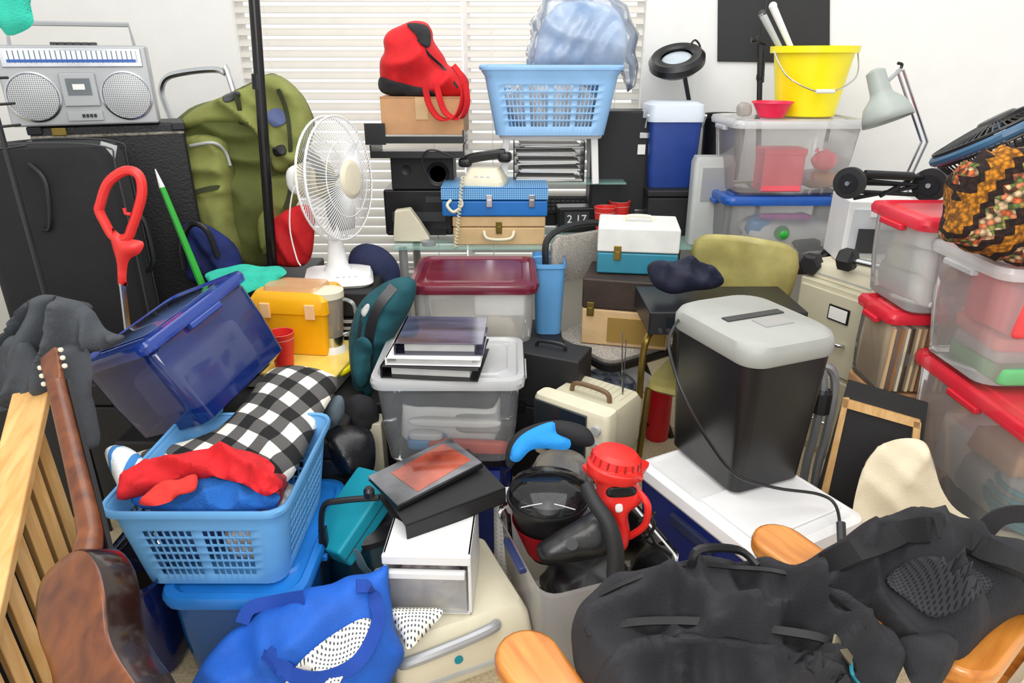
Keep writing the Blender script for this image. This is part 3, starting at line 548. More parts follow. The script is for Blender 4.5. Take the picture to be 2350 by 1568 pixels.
    B().lathe([(.07,0),(.07,.02),(.02,.03)],24).build('base',BK,t); top=P(1572,180,3.85); B().tube([V((.93,3.9,.76)),P(1582,235,3.88),top],.012).build('arm',DKM,t,w=1)
    m=AX(hd,(-.22,-.42,.88)); B().lathe([(.078,.012),(.125,.02),(.142,0),(.14,-.03),(.11,-.055),(.07,-.065)],36,m,0,0).build('lamp_head',BK,t,w=1,sol=.004)
    B().lathe([(.076,0),(.06,.006),(.01,.01)],28,m).build('lens',mat('lens','#b8c4cc',.1),t,w=1); B().tube(cr([hd+V((.06,.05,.04)),hd+V((.1,.06,.09)),hd+V((.13,.05,.03)),top],5),.005).build('cable',BK,t,w=1)
@do
def right_back():
    t=T('side_table','dark brown table carrying the stacked clear tubs','table',(1.6,3.36,0)); B().box((0,0,.675),(1.04,.54,.03)).build('tabletop',DKWOOD,t,bev=.005)
    for x in (-.48,.48):
        for y in (-.23,.23): B().box((x,y,.33),(.05,.05,.66)).build('leg',DKWOOD,t)
    t=T('plastic_case','upright pale grey plastic case left of the clear tubs','case',(.985,3.42,.733)); B().prof([(.19,.1,0,.02),(.2,.1,.4,.02),(.18,.09,.43,.02)]).build('shell',GRYP,t); B().box((0,-.052,.3),(.12,.004,.16)).build('label_panel',SILV,t)
    crate('dark box hidden beneath the black waste bin',1.03,1.24,3.66,3.86,.69,BKM,name='equipment_box',cat='box')
    t=T('waste_bin','black waste bin behind the grey plastic case','bin',(1.12,3.76,.69)); B().lathe([(.09,0),(.11,.62),(.117,.625),(.117,.645),(.108,.64)],28,c1=0).build('bin_wall',BK,t); B().lathe([(.1,.52),(.02,.52)],20).build('liner',DGREY,t)
    tubpx('clear tub with blue latched lid under the taller clear tub',1668,1962,455,3.15,.69,1.0,.42,mat('clear_tub_low','#f8fafb',.2,var=.04,al=.3,tl=.5,gl=.08),BLUL,.9)
    tubpx('clear tub with pale lid carrying the yellow bucket',1692,1998,272,3.15,1.015,1.34,.42,mat('clear_tub_top','#fafbfb',.2,var=.04,al=.28,tl=.5,gl=.08),CLRL,.84)
    for (l,n,c,m,u,v,z,s,k) in (('pink storage cube inside upper clear tub','box','box',PINK,1770,432,1.03,(.19,.12,.2),0),('pink piggy bank inside upper clear tub','piggy_bank','toy',PINK,1875,390,1.12,(.11,.09,.09),1),('grey folded things inside upper clear tub','folded_cloth','cloth',GRYP,1885,432,1.03,(.2,.2,.08),1),('pale lumpy bag inside blue lidded tub','plastic_bag','bag',PAPER,1800,580,.71,(.42,.25,.17),1),('magenta strip bag inside blue lidded tub','zip_bag','bag',mat('magenta','#b04aa0',.4),1780,520,.9,(.25,.03,.03),1),('yellow green ball inside blue lidded tub','ball','ball',HIVIS,1770,560,.8,(.07,.07,.07),2)):
        p=P(u,v,3.3)
        if k==0:
            t=T(n,l,c,(p.x,3.24,z)); B().box((0,0,s[2]*.42),(s[0],s[1],s[2]*.84)).build('body',m,t,bev=.008); B().box((0,0,s[2]*.9),(s[0]+.006,s[1]+.006,s[2]*.14)).build('lid',m,t,bev=.004)
        elif n=='piggy_bank':
            t=T(n,l,c,(p.x,3.24,z)); B().blob((0,0,.045),s,.9).build('body',m,t); B().blob((-.055,-.02,.05),(.03,.03,.03),.8).build('snout',m,t)
            for x in (-.02,.02): B().lathe([(.012,0),(.001,.02)],8,TR(x-.02,0,.085)).build('ear',m,t)
        else: lump(n,l,c,m,(p.x,3.33 if k==1 and n!='zip_bag' else 3.19,z),s,wr=.25 if k==1 else .02,e=.6 if k==1 else 1)
    for l,m,x,z,s in (('dark toys inside the blue lidded tub',DGREY,1.42,.72,(.18,.16,.1)),('blue packet inside the blue lidded tub',LBLUE,1.2,.8,(.12,.1,.1)),('brown bundle inside upper clear tub',CARD,1.46,1.03,(.14,.14,.08))): lump('bundle',l,'bundle',m,(x,3.28,z),s,wr=.3)
    c=Z(1826,262,1.352); t=T('bucket','bright yellow bucket with wire handle on the clear tubs','bucket',(c.x,3.38,1.353))
    B().lathe([(.122,0),(.13,.004),(.172,.27),(.19,.272),(.192,.3),(.186,.3),(.168,.27),(.125,.01)],40,c1=0).build('bucket_wall',YEL,t); B().tube(cr([(-.19,-.02,.28),(-.15,-.14,.17),(0,-.185,.11),(.14,-.15,.17),(.19,-.02,.28)],7),.0035).build('wire_handle',CHR,t); B().tube([(-.04,-.185,.115),(.04,-.185,.115)],.009,10).build('hand_grip',WHP,t)
    for l,a,b_,m in (('white brush handle sticking up out of yellow bucket',(1772,12),(1820,120),WHP),('grey scraper handle sticking up out of yellow bucket',(1748,30),(1795,120),GRYP)):
        t=T('cleaning_brush',l,'brush',P(*b_,3.4)); B().tube([P(*b_,3.4),P(*a,3.4)],[.012,.017],10).build('handle',m,t,w=1); B().blob(P(a[0]+2,a[1]+2,3.4),(.036,.034,.036),1).build('handle_end',DGREY if m is GRYP else WHP,t,w=1)
    B().lathe([(.045,0),(.055,.004),(.085,.062),(.092,.064),(.09,.07),(.05,.01)],36,c1=0).solo('bowl',mat('hot_red','#ea1c4c',.35,var=.04),'small pink red plastic bowl in front of the yellow bucket','bowl',(P(1772,240,3.26).x,3.255,1.353))
    lump('crumpled_wrap','crumpled clear wrap beside the small red bowl','plastic wrap',mat('wrap','#a9a39a',.2,al=.6),V((P(1710,240,3.28).x,3.28,1.353)),(.07,.06,.06),wr=.3)
    t=T('tripod_stand','black telescopic stand rising behind the red bowl','stand',P(1742,560,3.72))
    for a,b_,r in (((1730,940),(1745,100),.014),((1745,190),(1750,80),.018),((1750,90),(1765,-40),.01)): B().tube([P(*a,3.72),P(*b_,3.72)],r,10).build('tube',BK,t,w=1)
    B().box(P(1746,92,3.7),(.06,.05,.03),E(0,20,0)).build('clamp',BK,t,w=1,bev=.004); B().lathe([(.012,0),(.014,.03)],12,AX(P(1738,92,3.7),(-1,0,0))).build('knob',BK,t,w=1); B().lathe([(.012,0),(.02,.02),(.02,.04)],12,AX(P(1743,190,3.72),(0,0,1))).build('collar',BK,t,w=1)
    t=T('file_cabinet','beige two drawer metal file cabinet facing left','cabinet',(1.585,2.72,0),-64); w=.45;d=.56;h=.745
    B().box((0,0,h/2),(w,d,h)).build('body',BEIGE,t,bev=.006)
    for z in (.2,.555):
        o=B().box((0,-d/2-.006,z),(w-.03,.014,.335)).build('drawer',BEIGE,t,bev=.004)
        B().box((0,-d/2-.016,z+.09),(.1,.006,.065)).build('label_holder',DKM,o,bev=.003); B().box((0,-d/2-.02,z+.09),(.084,.003,.05)).build('card',PAPER,o); B().tube(cr([(-.05,-d/2-.012,z-.03),(-.04,-d/2-.035,z-.03),(.04,-d/2-.035,z-.03),(.05,-d/2-.012,z-.03)],4),.007).build('handle',CHR,o)
    c=Z(1968,650,.747); t=T('typewriter_cover','flat beige plastic cover on the file cabinet top','cover',(c.x+.05,c.y+.05,.747),-64); B().prof([(.36,.3,0,.02),(.36,.3,.035,.02),(.34,.28,.06,.02)]).build('shell',CREAM,t); B().box((0,-.151,.02),(.3,.004,.006)).build('seam',GRYP,t)
    def dumb(l,a,b_,m):
        a,b_=V(a),V(b_); t=T('dumbbell',l,'dumbbell',(a+b_)/2); d=(b_-a).normalized(); B().tube([a,b_],.014,12).build('grip',m,t,w=1)
        for p in (a,b_): B().lathe([(.035,-.032),(.047,-.022),(.047,.022),(.035,.032)],6,AX(p,d)).build('hex_head',BKM,t,w=1,sm=20)
    dumb('black hex dumbbell on the near corner of file cabinet',Z(1862,606,.795),Z(1912,582,.795),DKM); dumb('chrome gripped dumbbell on the flat beige cover',Z(1945,596,.86),Z(2045,618,.86),CHR)
    t=T('drawer_box','small white drawer box under the folded black cart','drawer box',(1.515,2.86,.81),-8); B().box((0,0,.13),(.27,.24,.26)).build('frame',WHP,t,bev=.006); o=B().box((0,-.122,.13),(.23,.01,.2)).build('drawer',mat('drawer_clear','#d5dade',.3,al=.8),t,bev=.004); B().box((0,-.13,.21),(.1,.015,.02)).build('pull',WHP,o); B().box((0,-.1285,.1),(.17,.008,.1)).build('dark_contents',DGREY,o)
    Y=2.95; t=T('desk_lamp','grey swing arm desk lamp with cone shade against white wall','lamp',(1.7,3.0,.747)); B().lathe([(.06,0),(.06,.02),(.02,.03)],24).build('base',GRYP,t); gl=mat('lamp_grey','#a2aaa4',.4,var=.05)
    for o_ in (-.012,.012):
        B().tube([V((1.7+o_,3.0,.77)),P(2090,395,Y)+V((o_,0,0)),P(2122,325,Y)+V((o_,0,0))],.006).build('lower_arm',CHR,t,w=1); B().tube([P(2122,325,Y)+V((o_,0,0)),P(2066,160,Y)+V((o_,0,0))],.006).build('upper_arm',CHR,t,w=1)
    m=AX(P(2018,200,Y-.05),(.28,-.3,-.88)); B().lathe([(.018,-.07),(.034,-.06),(.038,.02),(.042,.035),(.075,.07),(.09,.11),(.094,.14)],32,m,1,0).build('shade',gl,t,w=1,sol=.003); B().blob(m@V((0,0,.08)),(.055,.055,.065),1).build('bulb',PAPER,t,w=1); B().tube([P(2066,160,Y),P(2022,200,Y-.05)],.008).build('head_joint',SILV,t,w=1); B().tube(cr([P(2066,160,Y),P(2070,148,Y),P(2060,145,Y)],4),.006).build('hinge',DKM,t,w=1)
    Y=2.6; t=T('folding_cart','folded black luggage cart with two small wheels','cart',P(2040,455,Y))
    for u,v,r in ((1950,420,.058),(2135,425,.062)):
        m=AX(P(u,v,Y),(-.75,-.66,0)); o=B().lathe([(r*.6,-.014),(r,-.012),(r,.012),(r*.6,.014)],28,m).build('wheel',BKM,t,w=1); B().lathe([(r*.62,-.017),(r*.62,.017)],20,m).build('rim',DKM,o,w=1); B().lathe([(r*.15,-.024),(r*.15,.024)],12,m).build('axle_cap',CHR,o,w=1)
    B().tube([P(1985,400,Y),P(2095,405,Y)],.016,12).build('grip',BK,t,w=1)
    for a,b_ in (((1950,420),(2135,425)),((1970,440),(2160,450)),((1990,415),(2160,430)),((1960,455),(2175,415)),((2020,450),(2120,395)),((2095,405),(2180,410))): B().tube([P(*a,Y),P(*b_,Y+.03)],.008).build('frame_bar',DKM,t,w=1)
@do
def right_tubs():
    crate('cardboard carton hidden under hanging file tub',1.27,1.62,2.12,2.34,.52,CARD,name='carton',cat='box')
    tub('clear file tub with red lid full of hanging folders',(1.435,2.23,.52),0,.36,.23,.29,mat('clear_file','#f6f8f9',.15,var=.03,al=.16,tl=.4,gl=.07),REDL,.93,.03)
    for i in range(16): B().box((0,0,.115),(.009,.2,.232)).solo('file_folder',mat('folder_%d'%(i%5),('#dcbc8c','#a8743c','#efe0c0','#4a3626','#e8cfa0')[i%5],.8),'paper folder filed upright in the red lidded clear tub','folder',(1.285+i*.0195,2.22,.535),random.uniform(-3,3),group='folders in the file tub')
    tub('milky tub with red lid stacked on the hanging file tub',(1.475,2.24,.822),0,.42,.34,.31,MLK,REDL,.86,.04)
    for i,(x,z,s) in enumerate(((1.44,.84,(.26,.26,.1)),(1.46,.93,(.28,.26,.09)),(1.44,1.02,(.22,.24,.07)))): lump('white_cloth',('lowest','middle','uppermost')[i]+' white cloth folded inside the upper red lidded tub','cloth',PAPER,(x,2.22,z),s,seed=7+i,wr=.25,e=.4,rz=i*14)
    crate('cardboard carton under the large red lidded tub',1.42,1.8,1.5,2.04,.2,CARD,name='carton',cat='box')
    tub('large clear tub with red lid lowest at right edge',(1.61,1.8,.2),0,.54,.6,.5,mat('clear_low','#f8fafa',.18,var=.03,al=.28,tl=.5,gl=.08),REDL,.88,.06)
    for l,m,x,y,z,s,e in (('dark cables inside the large lowest tub',DGREY,1.52,1.8,.22,(.18,.36,.1),.6),('white box inside the large lowest tub',PAPER,1.53,1.92,.32,(.2,.16,.2),.15),('pale brown packet inside the large lowest tub',CARD,1.5,1.72,.5,(.2,.2,.08),.2),('grey cloth inside the large lowest tub',GRYP,1.5,1.76,.33,(.2,.2,.15),.5)): lump(l.split(' inside')[0].split()[-1],l,l.split(' inside')[0].split()[-1],m,(x,y,z),s,wr=.12,e=e)
    t=T('hose','teal coiled hose inside the large lowest tub','hose',(1.5,1.64,.34)); B().tube([V((.02*cos(i*.05)+.1*cos(i*.35),.1*sin(i*.35),.015+i*.0012)) for i in range(110)],.009,7).build('coil',TEALP,t); B().tube([V((.12,0,.015)),V((.12,.05,.012))],.012,10).build('nozzle',BRS,t)
    tub('big milky tub under the crocheted afghan at right',(1.56,1.92,.717),0,.5,.36,.36,MLK,CLRL,.84,.05)
    for l,n,m,x,y,z,s,rz in (('red box showing through the big milky tub','box',mat('salmon','#ee4f50',.7),1.50,1.86,.88,(.26,.2,.14),8),('coral folder lying in the big milky tub','folder',mat('salmon_light','#f08c84',.7),1.55,1.88,.83,(.34,.24,.04),-6),('green cloth at the bottom of the big milky tub','cloth',mat('leaf','#6cc47e',.8),1.56,1.88,.735,(.34,.26,.05),0),('grey box in the middle of the big milky tub','carton',GRYP,1.54,1.9,.785,(.3,.2,.045),4),('white packet standing inside the big milky tub','packet',PAPER,1.64,1.84,.84,(.1,.1,.2),0)): lump(n,l,n,m,(x,y,z),s,rz=rz,wr=.04,e=.16)
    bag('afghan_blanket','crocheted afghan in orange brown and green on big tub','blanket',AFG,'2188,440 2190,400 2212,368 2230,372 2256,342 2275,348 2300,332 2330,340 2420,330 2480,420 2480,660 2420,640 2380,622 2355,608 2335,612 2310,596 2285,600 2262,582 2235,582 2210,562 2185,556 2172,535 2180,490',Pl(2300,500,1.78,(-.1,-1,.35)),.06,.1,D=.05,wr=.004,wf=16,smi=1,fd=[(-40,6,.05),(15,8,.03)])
    t=T('box_fan','round dark fan with deep cage tilted at right edge','fan',P(2275,425,2.28)); mx=AX(P(2300,300,2.22),(-.46,.3,.84))@E(-90,0,0)
    fanhead(t,mx,.19,BK,DGREY,BK,60,.003,.19,1,.02)
    B().tube([mx@V((.195*cos(a),.0,.195*sin(a))) for a in [2*PI*i/48 for i in range(48)]],.015,8,1).build('rim',mat('steel_blue','#2c5878',.35),t,w=1); B().tube([P(2200,385,2.22),P(2240,425,2.22),P(2340,415,2.22)],.012).build('stand',BK,t,w=1)
@do
def mid():
    crate('black box hidden under maroon lidded tub',-.38,.22,2.52,2.98,.48,BKM,name='equipment_box',cat='box')
    tubpx('milky tub with maroon lid in front of glass desk',935,1232,632,2.46,.5,.8,.42,mat('milky_soft','#fafbfb',.3,al=.48,tl=.5,gl=.1,var=.03),MAROON,.9)
    lump('pale_clothing','pale folded clothing inside the maroon lidded tub','clothing',CREAMF,(-.15,2.67,.52),(.36,.28,.14),seed=3,e=.4); lump('white_box','white box inside the milky maroon lidded tub','box',PAPER,(-.05,2.62,.66),(.2,.2,.1),e=.15,wr=.02)
    t=T('bin','tall pale blue plastic bin beside the maroon lidded tub','bin',(.16,2.86,.482)); B().prof([(.11,.16,0,.03),(.13,.2,.3,.03),(.14,.212,.305,.03),(.14,.212,.325,.03)],1,0).build('bin_wall',LBLUE,t); B().prof([(.12,.18,.25,.03),(.05,.05,.25,.02)]).build('inner_lid',LBLUE,t)
    tub('dark blue tub beneath the clear pale lidded tub',(-.2,2.2,0),0,.42,.34,.29,DBLUET,None,.92,.04)
    tubpx('clear tub with pale lid carrying the stack of binders',848,1200,868,2.0,.3,.625,.38,mat('clear_mid','#f8fbfd',.13,var=.03,al=.22,tl=.5,gl=.06),CLRL,.86)
    for l,n,c,m,lc,s,e in (('orange coral tool inside binder stack tub','scraper','tool',PINKC,(-.15,2.06,.33),(.28,.03,.045),.3),('black tarp folded inside binder stack tub','tarp','tarp',BKF,(-.21,2.2,.48),(.34,.24,.05),.4),('white rolled paper inside binder stack tub','paper_roll','paper',PAPER,(-.2,2.08,.42),(.32,.035,.03),.6),('pale packet inside binder stack tub','packet','packet',PAPER,(-.22,2.22,.325),(.34,.2,.15),.2),('grey cloth inside the clear binder stack tub','cloth','cloth',GRYP,(-.12,2.13,.38),(.16,.1,.07),.4),('white pen bundle inside binder stack tub','bundle','bundle',WHP,(-.3,2.07,.375),(.12,.04,.03),.5),('blue wrap inside the clear binder stack tub','wrap','plastic wrap',LBLUE,(-.3,2.1,.325),(.14,.08,.05),.5)): lump(n,l,c,m,lc,s,rz=-4,wr=.1,e=e)
    def binder(l,loc,rz,w,d,h,m,mx=None,g=None):
        t=T('ring_binder',l,'binder',loc,rz,g,mx)
        for z,k in ((.002,'back_cover'),(h-.002,'front_cover')): B().box((0,0,z),(w,d,.004)).build(k,m,t,bev=.0015)
        B().box((-w/2+.003,0,h/2),(.006,d,h)).build('spine',m,t); B().box((.0,.0,h*.4),(w-.06,d-.05,h*.6)).build('pages',mat('binder_paper','#c9c9c6',.8,var=.1),t)
        for y in (-.06,0,.06): B().tube([V((-w/2+.02+.012*cos(a),y,h/2+h*.36*sin(a))) for a in [2*PI*i/14 for i in range(14)]],.0015,4,1).build('ring',CHR,t)
        return t
    z=.638
    binder('black ring binder lowest of stack on clear tub',(-.255,2.13,z),-6,.32,.27,.042,BK); binder('white covered ring binder in the middle of the stack',(-.25,2.14,z+.043),-3,.31,.26,.026,WHP); binder('dark binder with painted purple sheen topmost of stack on tub',(-.235,2.16,z+.07),-2,.29,.25,.042,BINDP)
    t,S=bagT('daypack','dark teal daypack leaning beside the blender','backpack','body',TEALF,'800,800 808,740 830,690 880,650 930,635 955,650 950,690 925,740 890,800 865,870 850,925 815,905',Yp(2.38),.08,.08,wr=.006,fd=[(55,8,.03),(-20,9,.02)])
    strap(t,'shoulder_strap',BK,'905,655 870,700 850,760 845,850',S,.012,.035); strap(t,'zipper',DKM,'835,700 825,760 820,840',S,.008,.01); part_skin(t,'reflective_tab',GRYP,'830,712 845,695 850,705 838,725',S,.01,.004,5); part_skin(t,'front_pocket',TEALF,'812,790 840,770 858,800 845,870 820,880',S,.016,.014,7)
    crate('dark chest under the yellow toolbox and blue tub',-1.3,-.56,1.93,2.6,.445,mat('trunk_black','#161618',.5))
    crate('dark box below the teal daypack',-.54,-.42,2.25,2.5,.42,BKM,name='equipment_box',cat='box')
    t=T('parts_organizer','flat clear organizer with yellow lid below the toolbox','organizer',(-.83,2.47,.447),-8); B().box((0,0,.03),(.4,.34,.06)).build('tray',MLK,t,bev=.01); B().box((0,0,.065),(.41,.35,.014)).build('lid',mat('pale_yellow','#f0d468',.35,var=.15),t,bev=.005); B().tube(cr([(.18,-.12,.05),(.21,-.06,.05),(.21,.06,.05),(.18,.12,.05)],5),.012).build('handle',YEL,t)
    t=T('toolbox','yellow plastic toolbox with clear top tray beside fan','toolbox',(-.845,2.56,.522),-8); B().prof([(.27,.17,0,.02),(.295,.19,.165,.02),(.305,.2,.17,.02)]).build('base',TYEL,t); B().prof([(.31,.205,.172,.02),(.31,.205,.225,.02),(.28,.17,.25,.02)]).build('lid',TYEL,t); B().prof([(.23,.13,.25,.02),(.22,.12,.268,.02)]).build('clear_tray',mat('smoke_clear','#e6b98a',.25,al=.7),t)
    for x in (-.09,.09): B().box((x,-.105,.185),(.04,.012,.06)).build('latch',mat('pale_latch','#f0c48c',.4),t,bev=.003)
    cup('red plastic cup beside the yellow toolbox',(P(650,830,2.34).x,2.35,.522),1.2)
    t=T('blender','glass blender jar on white base beside the toolbox','blender',(P(772,800,2.58).x+.005,2.52,.447)); B().lathe([(.06,0),(.065,.02),(.05,.09),(.045,.1)],24).build('base',WHP,t); B().lathe([(.04,.1),(.045,.13),(.06,.3),(.06,.31)],24,c1=0).build('jar',mat('jar','#c4cccb',.08,al=.3,gl=.05),t); B().lathe([(.045,.1),(.047,.14),(.03,.142)],24).build('blade_collar',CHR,t); B().lathe([(.062,.3),(.062,.325),(.03,.335)],24).build('lid',CREAM,t); B().tube(cr([(.05,0,.29),(.1,-.01,.27),(.1,-.01,.17),(.048,0,.14)],5),.008).build('handle',mat('jar','#b9c2c0'),t)
    bag('towel','teal terry towel lying behind the blue tub','towel',TOWT,'470,634 492,620 520,614 560,606 600,612 640,611 658,626 640,640 622,662 590,664 560,674 525,662 500,668',Pl(560,640,2.6,(0,-.6,.8)),.02,.03,D=.016,wr=.003,fd=[(70,9,.03),(10,10,.02)])
    bag('dark_bag','black puffy sack beside the clear binder tub','bag',mat('black_shiny','#16171b',.35,bump=.4,bs=40),'735,1020 760,985 800,975 850,990 862,1040 850,1090 790,1100 740,1080',Pl(800,1030,1.98,(0,-1,.4)),.07,.12,wr=.004,smi=1,fd=[(20,12,.05),(80,10,.03)])
    bag('grey_rag','slate grey rag hanging beside the gingham pillow','cloth',mat('slate','#5d6a72',.9,bump=.5,bs=240),'735,950 755,915 785,910 790,950 770,985 740,1000 725,990',Yp(2.02),.03,.03,wr=.004,fd=[(20,14,.03)])
    bag('black_harness','tangle of black straps below the teal daypack','straps',BKF,'790,930 820,905 860,920 870,960 850,990 800,975',Yp(2.15),.04,.04,wr=.025,wf=25)
    B().box((P(862,1000,2.14).x,2.17,.2),(.05,.08,.4)).solo('carton',CREAM,'narrow cream carton beside the clear binder tub','box',bev=.004)
    case('briefcase','old black suitcase standing behind the beige television','suitcase',(.15,2.42,0),-24,.28,.16,.57,BKM,BKM,.6,DKM,BK,hand='top')
    crate('black box hidden under the beige television',.14,.40,2.07,2.3,.26,BKM,name='equipment_box',cat='box')
    t=T('portable_television','beige portable television with carry handle and dark screen','television',(.27,2.18,.262),-38)
    B().prof([(.3,.08,0,.02),(.31,.08,.02,.02),(.31,.08,.22,.02),(.3,.07,.235,.02)],m=TR(0,-.08,0)).build('front_bezel',CREAM,t); B().prof([(.27,.2,.01,.03),(.28,.22,.04,.03),(.28,.22,.19,.03),(.26,.19,.215,.03)],m=TR(0,.06,0)).build('rear_shell',BEIGE,t)
    B().box((-.035,-.123,.125),(.22,.012,.19)).build('screen',SCREEN,t,bev=.004)
    for z in (.18,.12): B().lathe([(.018,0),(.016,.014)],16,AX((.115,-.12,z),(0,-1,0))).build('knob',GRYP,t)
    b=B()
    for i in range(9): b.box((-.1+i*.025,.1,.214),(.006,.1,.006))
    b.build('vents',BEIGE,t)
    B().tube(cr([(-.08,0.02,.215),(-.06,.02,.25),(.06,.02,.25),(.08,.02,.215)],5),.009).build('carry_handle',mat('brown_handle','#6a5238',.5),t)
    for u,v in ((1437,780),(1428,760)): B().tube([P(1428,930,2.2),P(u,v,2.25)],.002,5).build('antenna',CHR,t,w=1)
@do
def chairs_mid():
    t=T('folding_chair','black folding chair with grey tweed padded seat and back','chair',(.46,2.80,0),33)
    B().prof([(.4,.38,.44,.06),(.41,.39,.45,.06),(.41,.39,.462,.06),(.38,.36,.475,.06)]).build('seat',TWEED,t)
    B().prof([(.42,.4,.41,.06),(.435,.415,.42,.06),(.435,.415,.445,.06)]).build('seat_frame',BK,t)
    B().tube(cr([(-.21,.32,.0),(-.21,.22,.45),(-.21,.25,.75),(-.18,.27,.88),(0,.28,.915),(.18,.27,.88),(.21,.25,.75),(.21,.22,.45),(.21,.32,0)],6),.015).build('back_frame',BK,t)
    B().prof([(.34,.03,-.1,.014),(.36,.045,-.05,.02),(.36,.045,.07,.02),(.31,.03,.105,.014)],m=TR(0,.25,.775)).build('backrest',TWEED,t)
    for x in (-.18,.18): B().tube([(x,-.22,0),(x,.1,.43)],.014).build('leg',BK,t)
    B().tube([(-.18,-.17,.08),(.18,-.17,.08)],.008).build('stretcher',BK,t)
    bag('blue_jacket','blue and white clothes on floor under the tweed chair','clothing',mat('blue_mix','#24529c',.85,var=.6,sc=25,c2='#c9d2dc'),'1330,870 1370,845 1420,850 1460,880 1440,925 1360,925',Pl(1390,890,2.75,(0,-.7,.7)),.05,.05,wr=.006,fd=[(40,9,.03)])
    bag('white_cloth','white rag on the floor beside the blue clothes under chair','cloth',PAPER,'1425,850 1470,840 1500,870 1490,900 1440,900',Pl(1460,870,2.85,(0,-.6,.8)),.03,.04,wr=.006,fd=[(40,9,.03)])
    B().lathe([(.05,0),(.055,.02),(.055,.24),(.05,.26),(.03,.27)],24).solo('canister',mat('canister_red','#c01a22',.3),'red cylindrical canister below the khaki chair','canister',(.66,2.72,.0))
    t=case('radio_case','two tone brown and tan portable phonograph case on tweed chair','case',(.50,2.78,.477),-14,.36,.27,.29,TANL,BRNL,.55,BRS,BRNL,lat=(-.4,),hand='')
    B().box((.05,-.138,.075),(.24,.005,.11)).build('speaker_grille',GOLDG,t,bev=.002)
    case('recipe_case','white and teal hinged box with handle on brown case','case',(.535,2.86,.77),-8,.33,.26,.195,mat('teal_vinyl','#2b7f96',.45),mat('off_white_vinyl','#dcddd8',.5),.46,BRS,CREAM,lat=(-.25,),hand='top')
    t=T('metal_chair','khaki metal folding chair holding the black stereo deck','chair',(.77,2.40,0),-30)
    B().prof([(.38,.36,.43,.05),(.4,.38,.44,.05),(.39,.37,.46,.05)]).build('seat',GOLDV,t)
    R=[]
    for z,k in ((.70,.86),(.72,.97),(.80,1.03),(.88,1.04),(.93,.98),(.955,.8)): R.append([V((x*.41*k,.34-.06*cos(x*PI),z-(.03*(2*x)**2 if z>.85 else 0))) for x in [i/14-.5 for i in range(15)]])
    B().loft(R,0,0,0).build('backrest',GOLDV,t,sol=.012,sm=80)
    for x in (-.19,.19):
        B().tube(cr([(x,.36,0),(x,.22,.45),(x*.98,.31,.74)],5),.013).build('rear_leg',BRS,t); B().tube(cr([(x,-.24,0),(x,-.16,.43)],4),.013).build('front_leg',BRS,t)
    B().tube(cr([(-.21,-.2,.4),(-.21,-.2,.58),(-.2,-.16,.66),(-.2,.1,.67)],5),.013).build('arm_tube',BRS,t)
    crate('black box on khaki chair beneath the stereo deck',.64,.96,2.30,2.55,.225,BKM,.462,name='equipment_box',cat='box')
    t=T('stereo_deck','black stereo cassette deck under the folded navy bag','stereo',(.765,2.41,.689),0); B().box((0,0,.043),(.56,.3,.086)).build('chassis',BK,t,bev=.004); B().box((0,-.152,.043),(.55,.008,.078)).build('front_panel',BKM,t); B().box((-.15,-.158,.053),(.14,.006,.035)).build('display',SCREEN,t)
    for i in range(6): B().lathe([(.009,0),(.008,.012)],12,AX((-.24+i*.03,-.156,.02),(0,-1,0))).build('knob',DGREY,t)
    bag('zip_pouch','dark navy soft pouch lying on the black stereo deck','bag',mat('ink_fabric','#131831',.75,bump=.4,bs=200,var=.3),'1485,615 1505,598 1545,600 1580,590 1615,606 1640,612 1662,645 1640,662 1590,668 1540,675 1500,655',Pl(1570,645,2.42,(0,-.8,.6)),.05,.04,D=.05,wr=.004,smi=1,fd=[(50,10,.035),(-20,10,.025)])
    t=T('cooler','blue chest cooler with white lid under the paper shredder','cooler',(.70,1.73,0),28); B().prof([(.35,.48,0,.03),(.385,.525,.365,.03)]).build('body',mat('cooler_navy','#122570',.4),t); B().prof([(.4,.54,.362,.04),(.41,.55,.372,.04),(.4,.54,.402,.04),(.36,.5,.415,.04),(.34,.48,.41,.04)]).build('lid',WHP,t); B().box((0,-.1,.414),(.33,.22,.01)).build('lid_panel',WHP,t,bev=.006)
    for s in (-1,1): B().box((s*.192,0,.31),(.03,.18,.04)).build('side_handle',NAVYF,t,bev=.008)
    B().box((0,-.268,.33),(.07,.02,.05)).build('latch',WHP,t,bev=.004)
    t=T('paper_shredder','black paper shredder bin with grey domed top','shredder',(.70,1.86,.42),22)
    B().prof([(.235,.3,0,.03),(.25,.32,.01,.03),(.3,.37,.43,.05)],1,0).build('bin',BK,t); B().prof([(.31,.38,.42,.06),(.322,.395,.43,.07),(.322,.395,.462,.07),(.31,.385,.48,.08),(.28,.35,.49,.08)],n=6).build('top_housing',mat('shredder_grey','#9fa19b',.5,var=.05),t); B().box((0,.0,.491),(.2,.03,.006)).build('paper_slot',DGREY,t); B().box((0.02,-.06,.491),(.1,.06,.004)).build('label_plate',SILV,t)
    B().tube(cr([P(u,v,y) for u,v,y in ((1560,730,1.95),(1535,780,1.75),(1548,850,1.66),(1580,930,1.61),(1625,1010,1.58),(1690,1090,1.56),(1780,1120,1.58),(1880,1135,1.6),(1920,1165,1.56),(1930,1245,1.45))],6),.0045).build('power_cord',BK,t,w=1); B().tube([P(1930,1200,1.5),P(1933,1262,1.44)],.012).build('plug',BK,t,w=1)
    t=T('walker','grey metal tube frame behind the paper shredder','walker',P(1860,1090,2.02))
    for o in (0,26): B().tube(cr([P(u+o,v+o*.2,2.02) for u,v in pp('1815,1330 1845,1095 1868,1000 1885,920 1890,870 1878,840 1840,830')],5),.015).build('frame_tube',mat('tube_grey','#9a9da0',.3,.6),t,w=1)
    B().tube([P(1890,900,2.0),P(1882,945,2.0)],.03).build('clamp',BK,t,w=1)
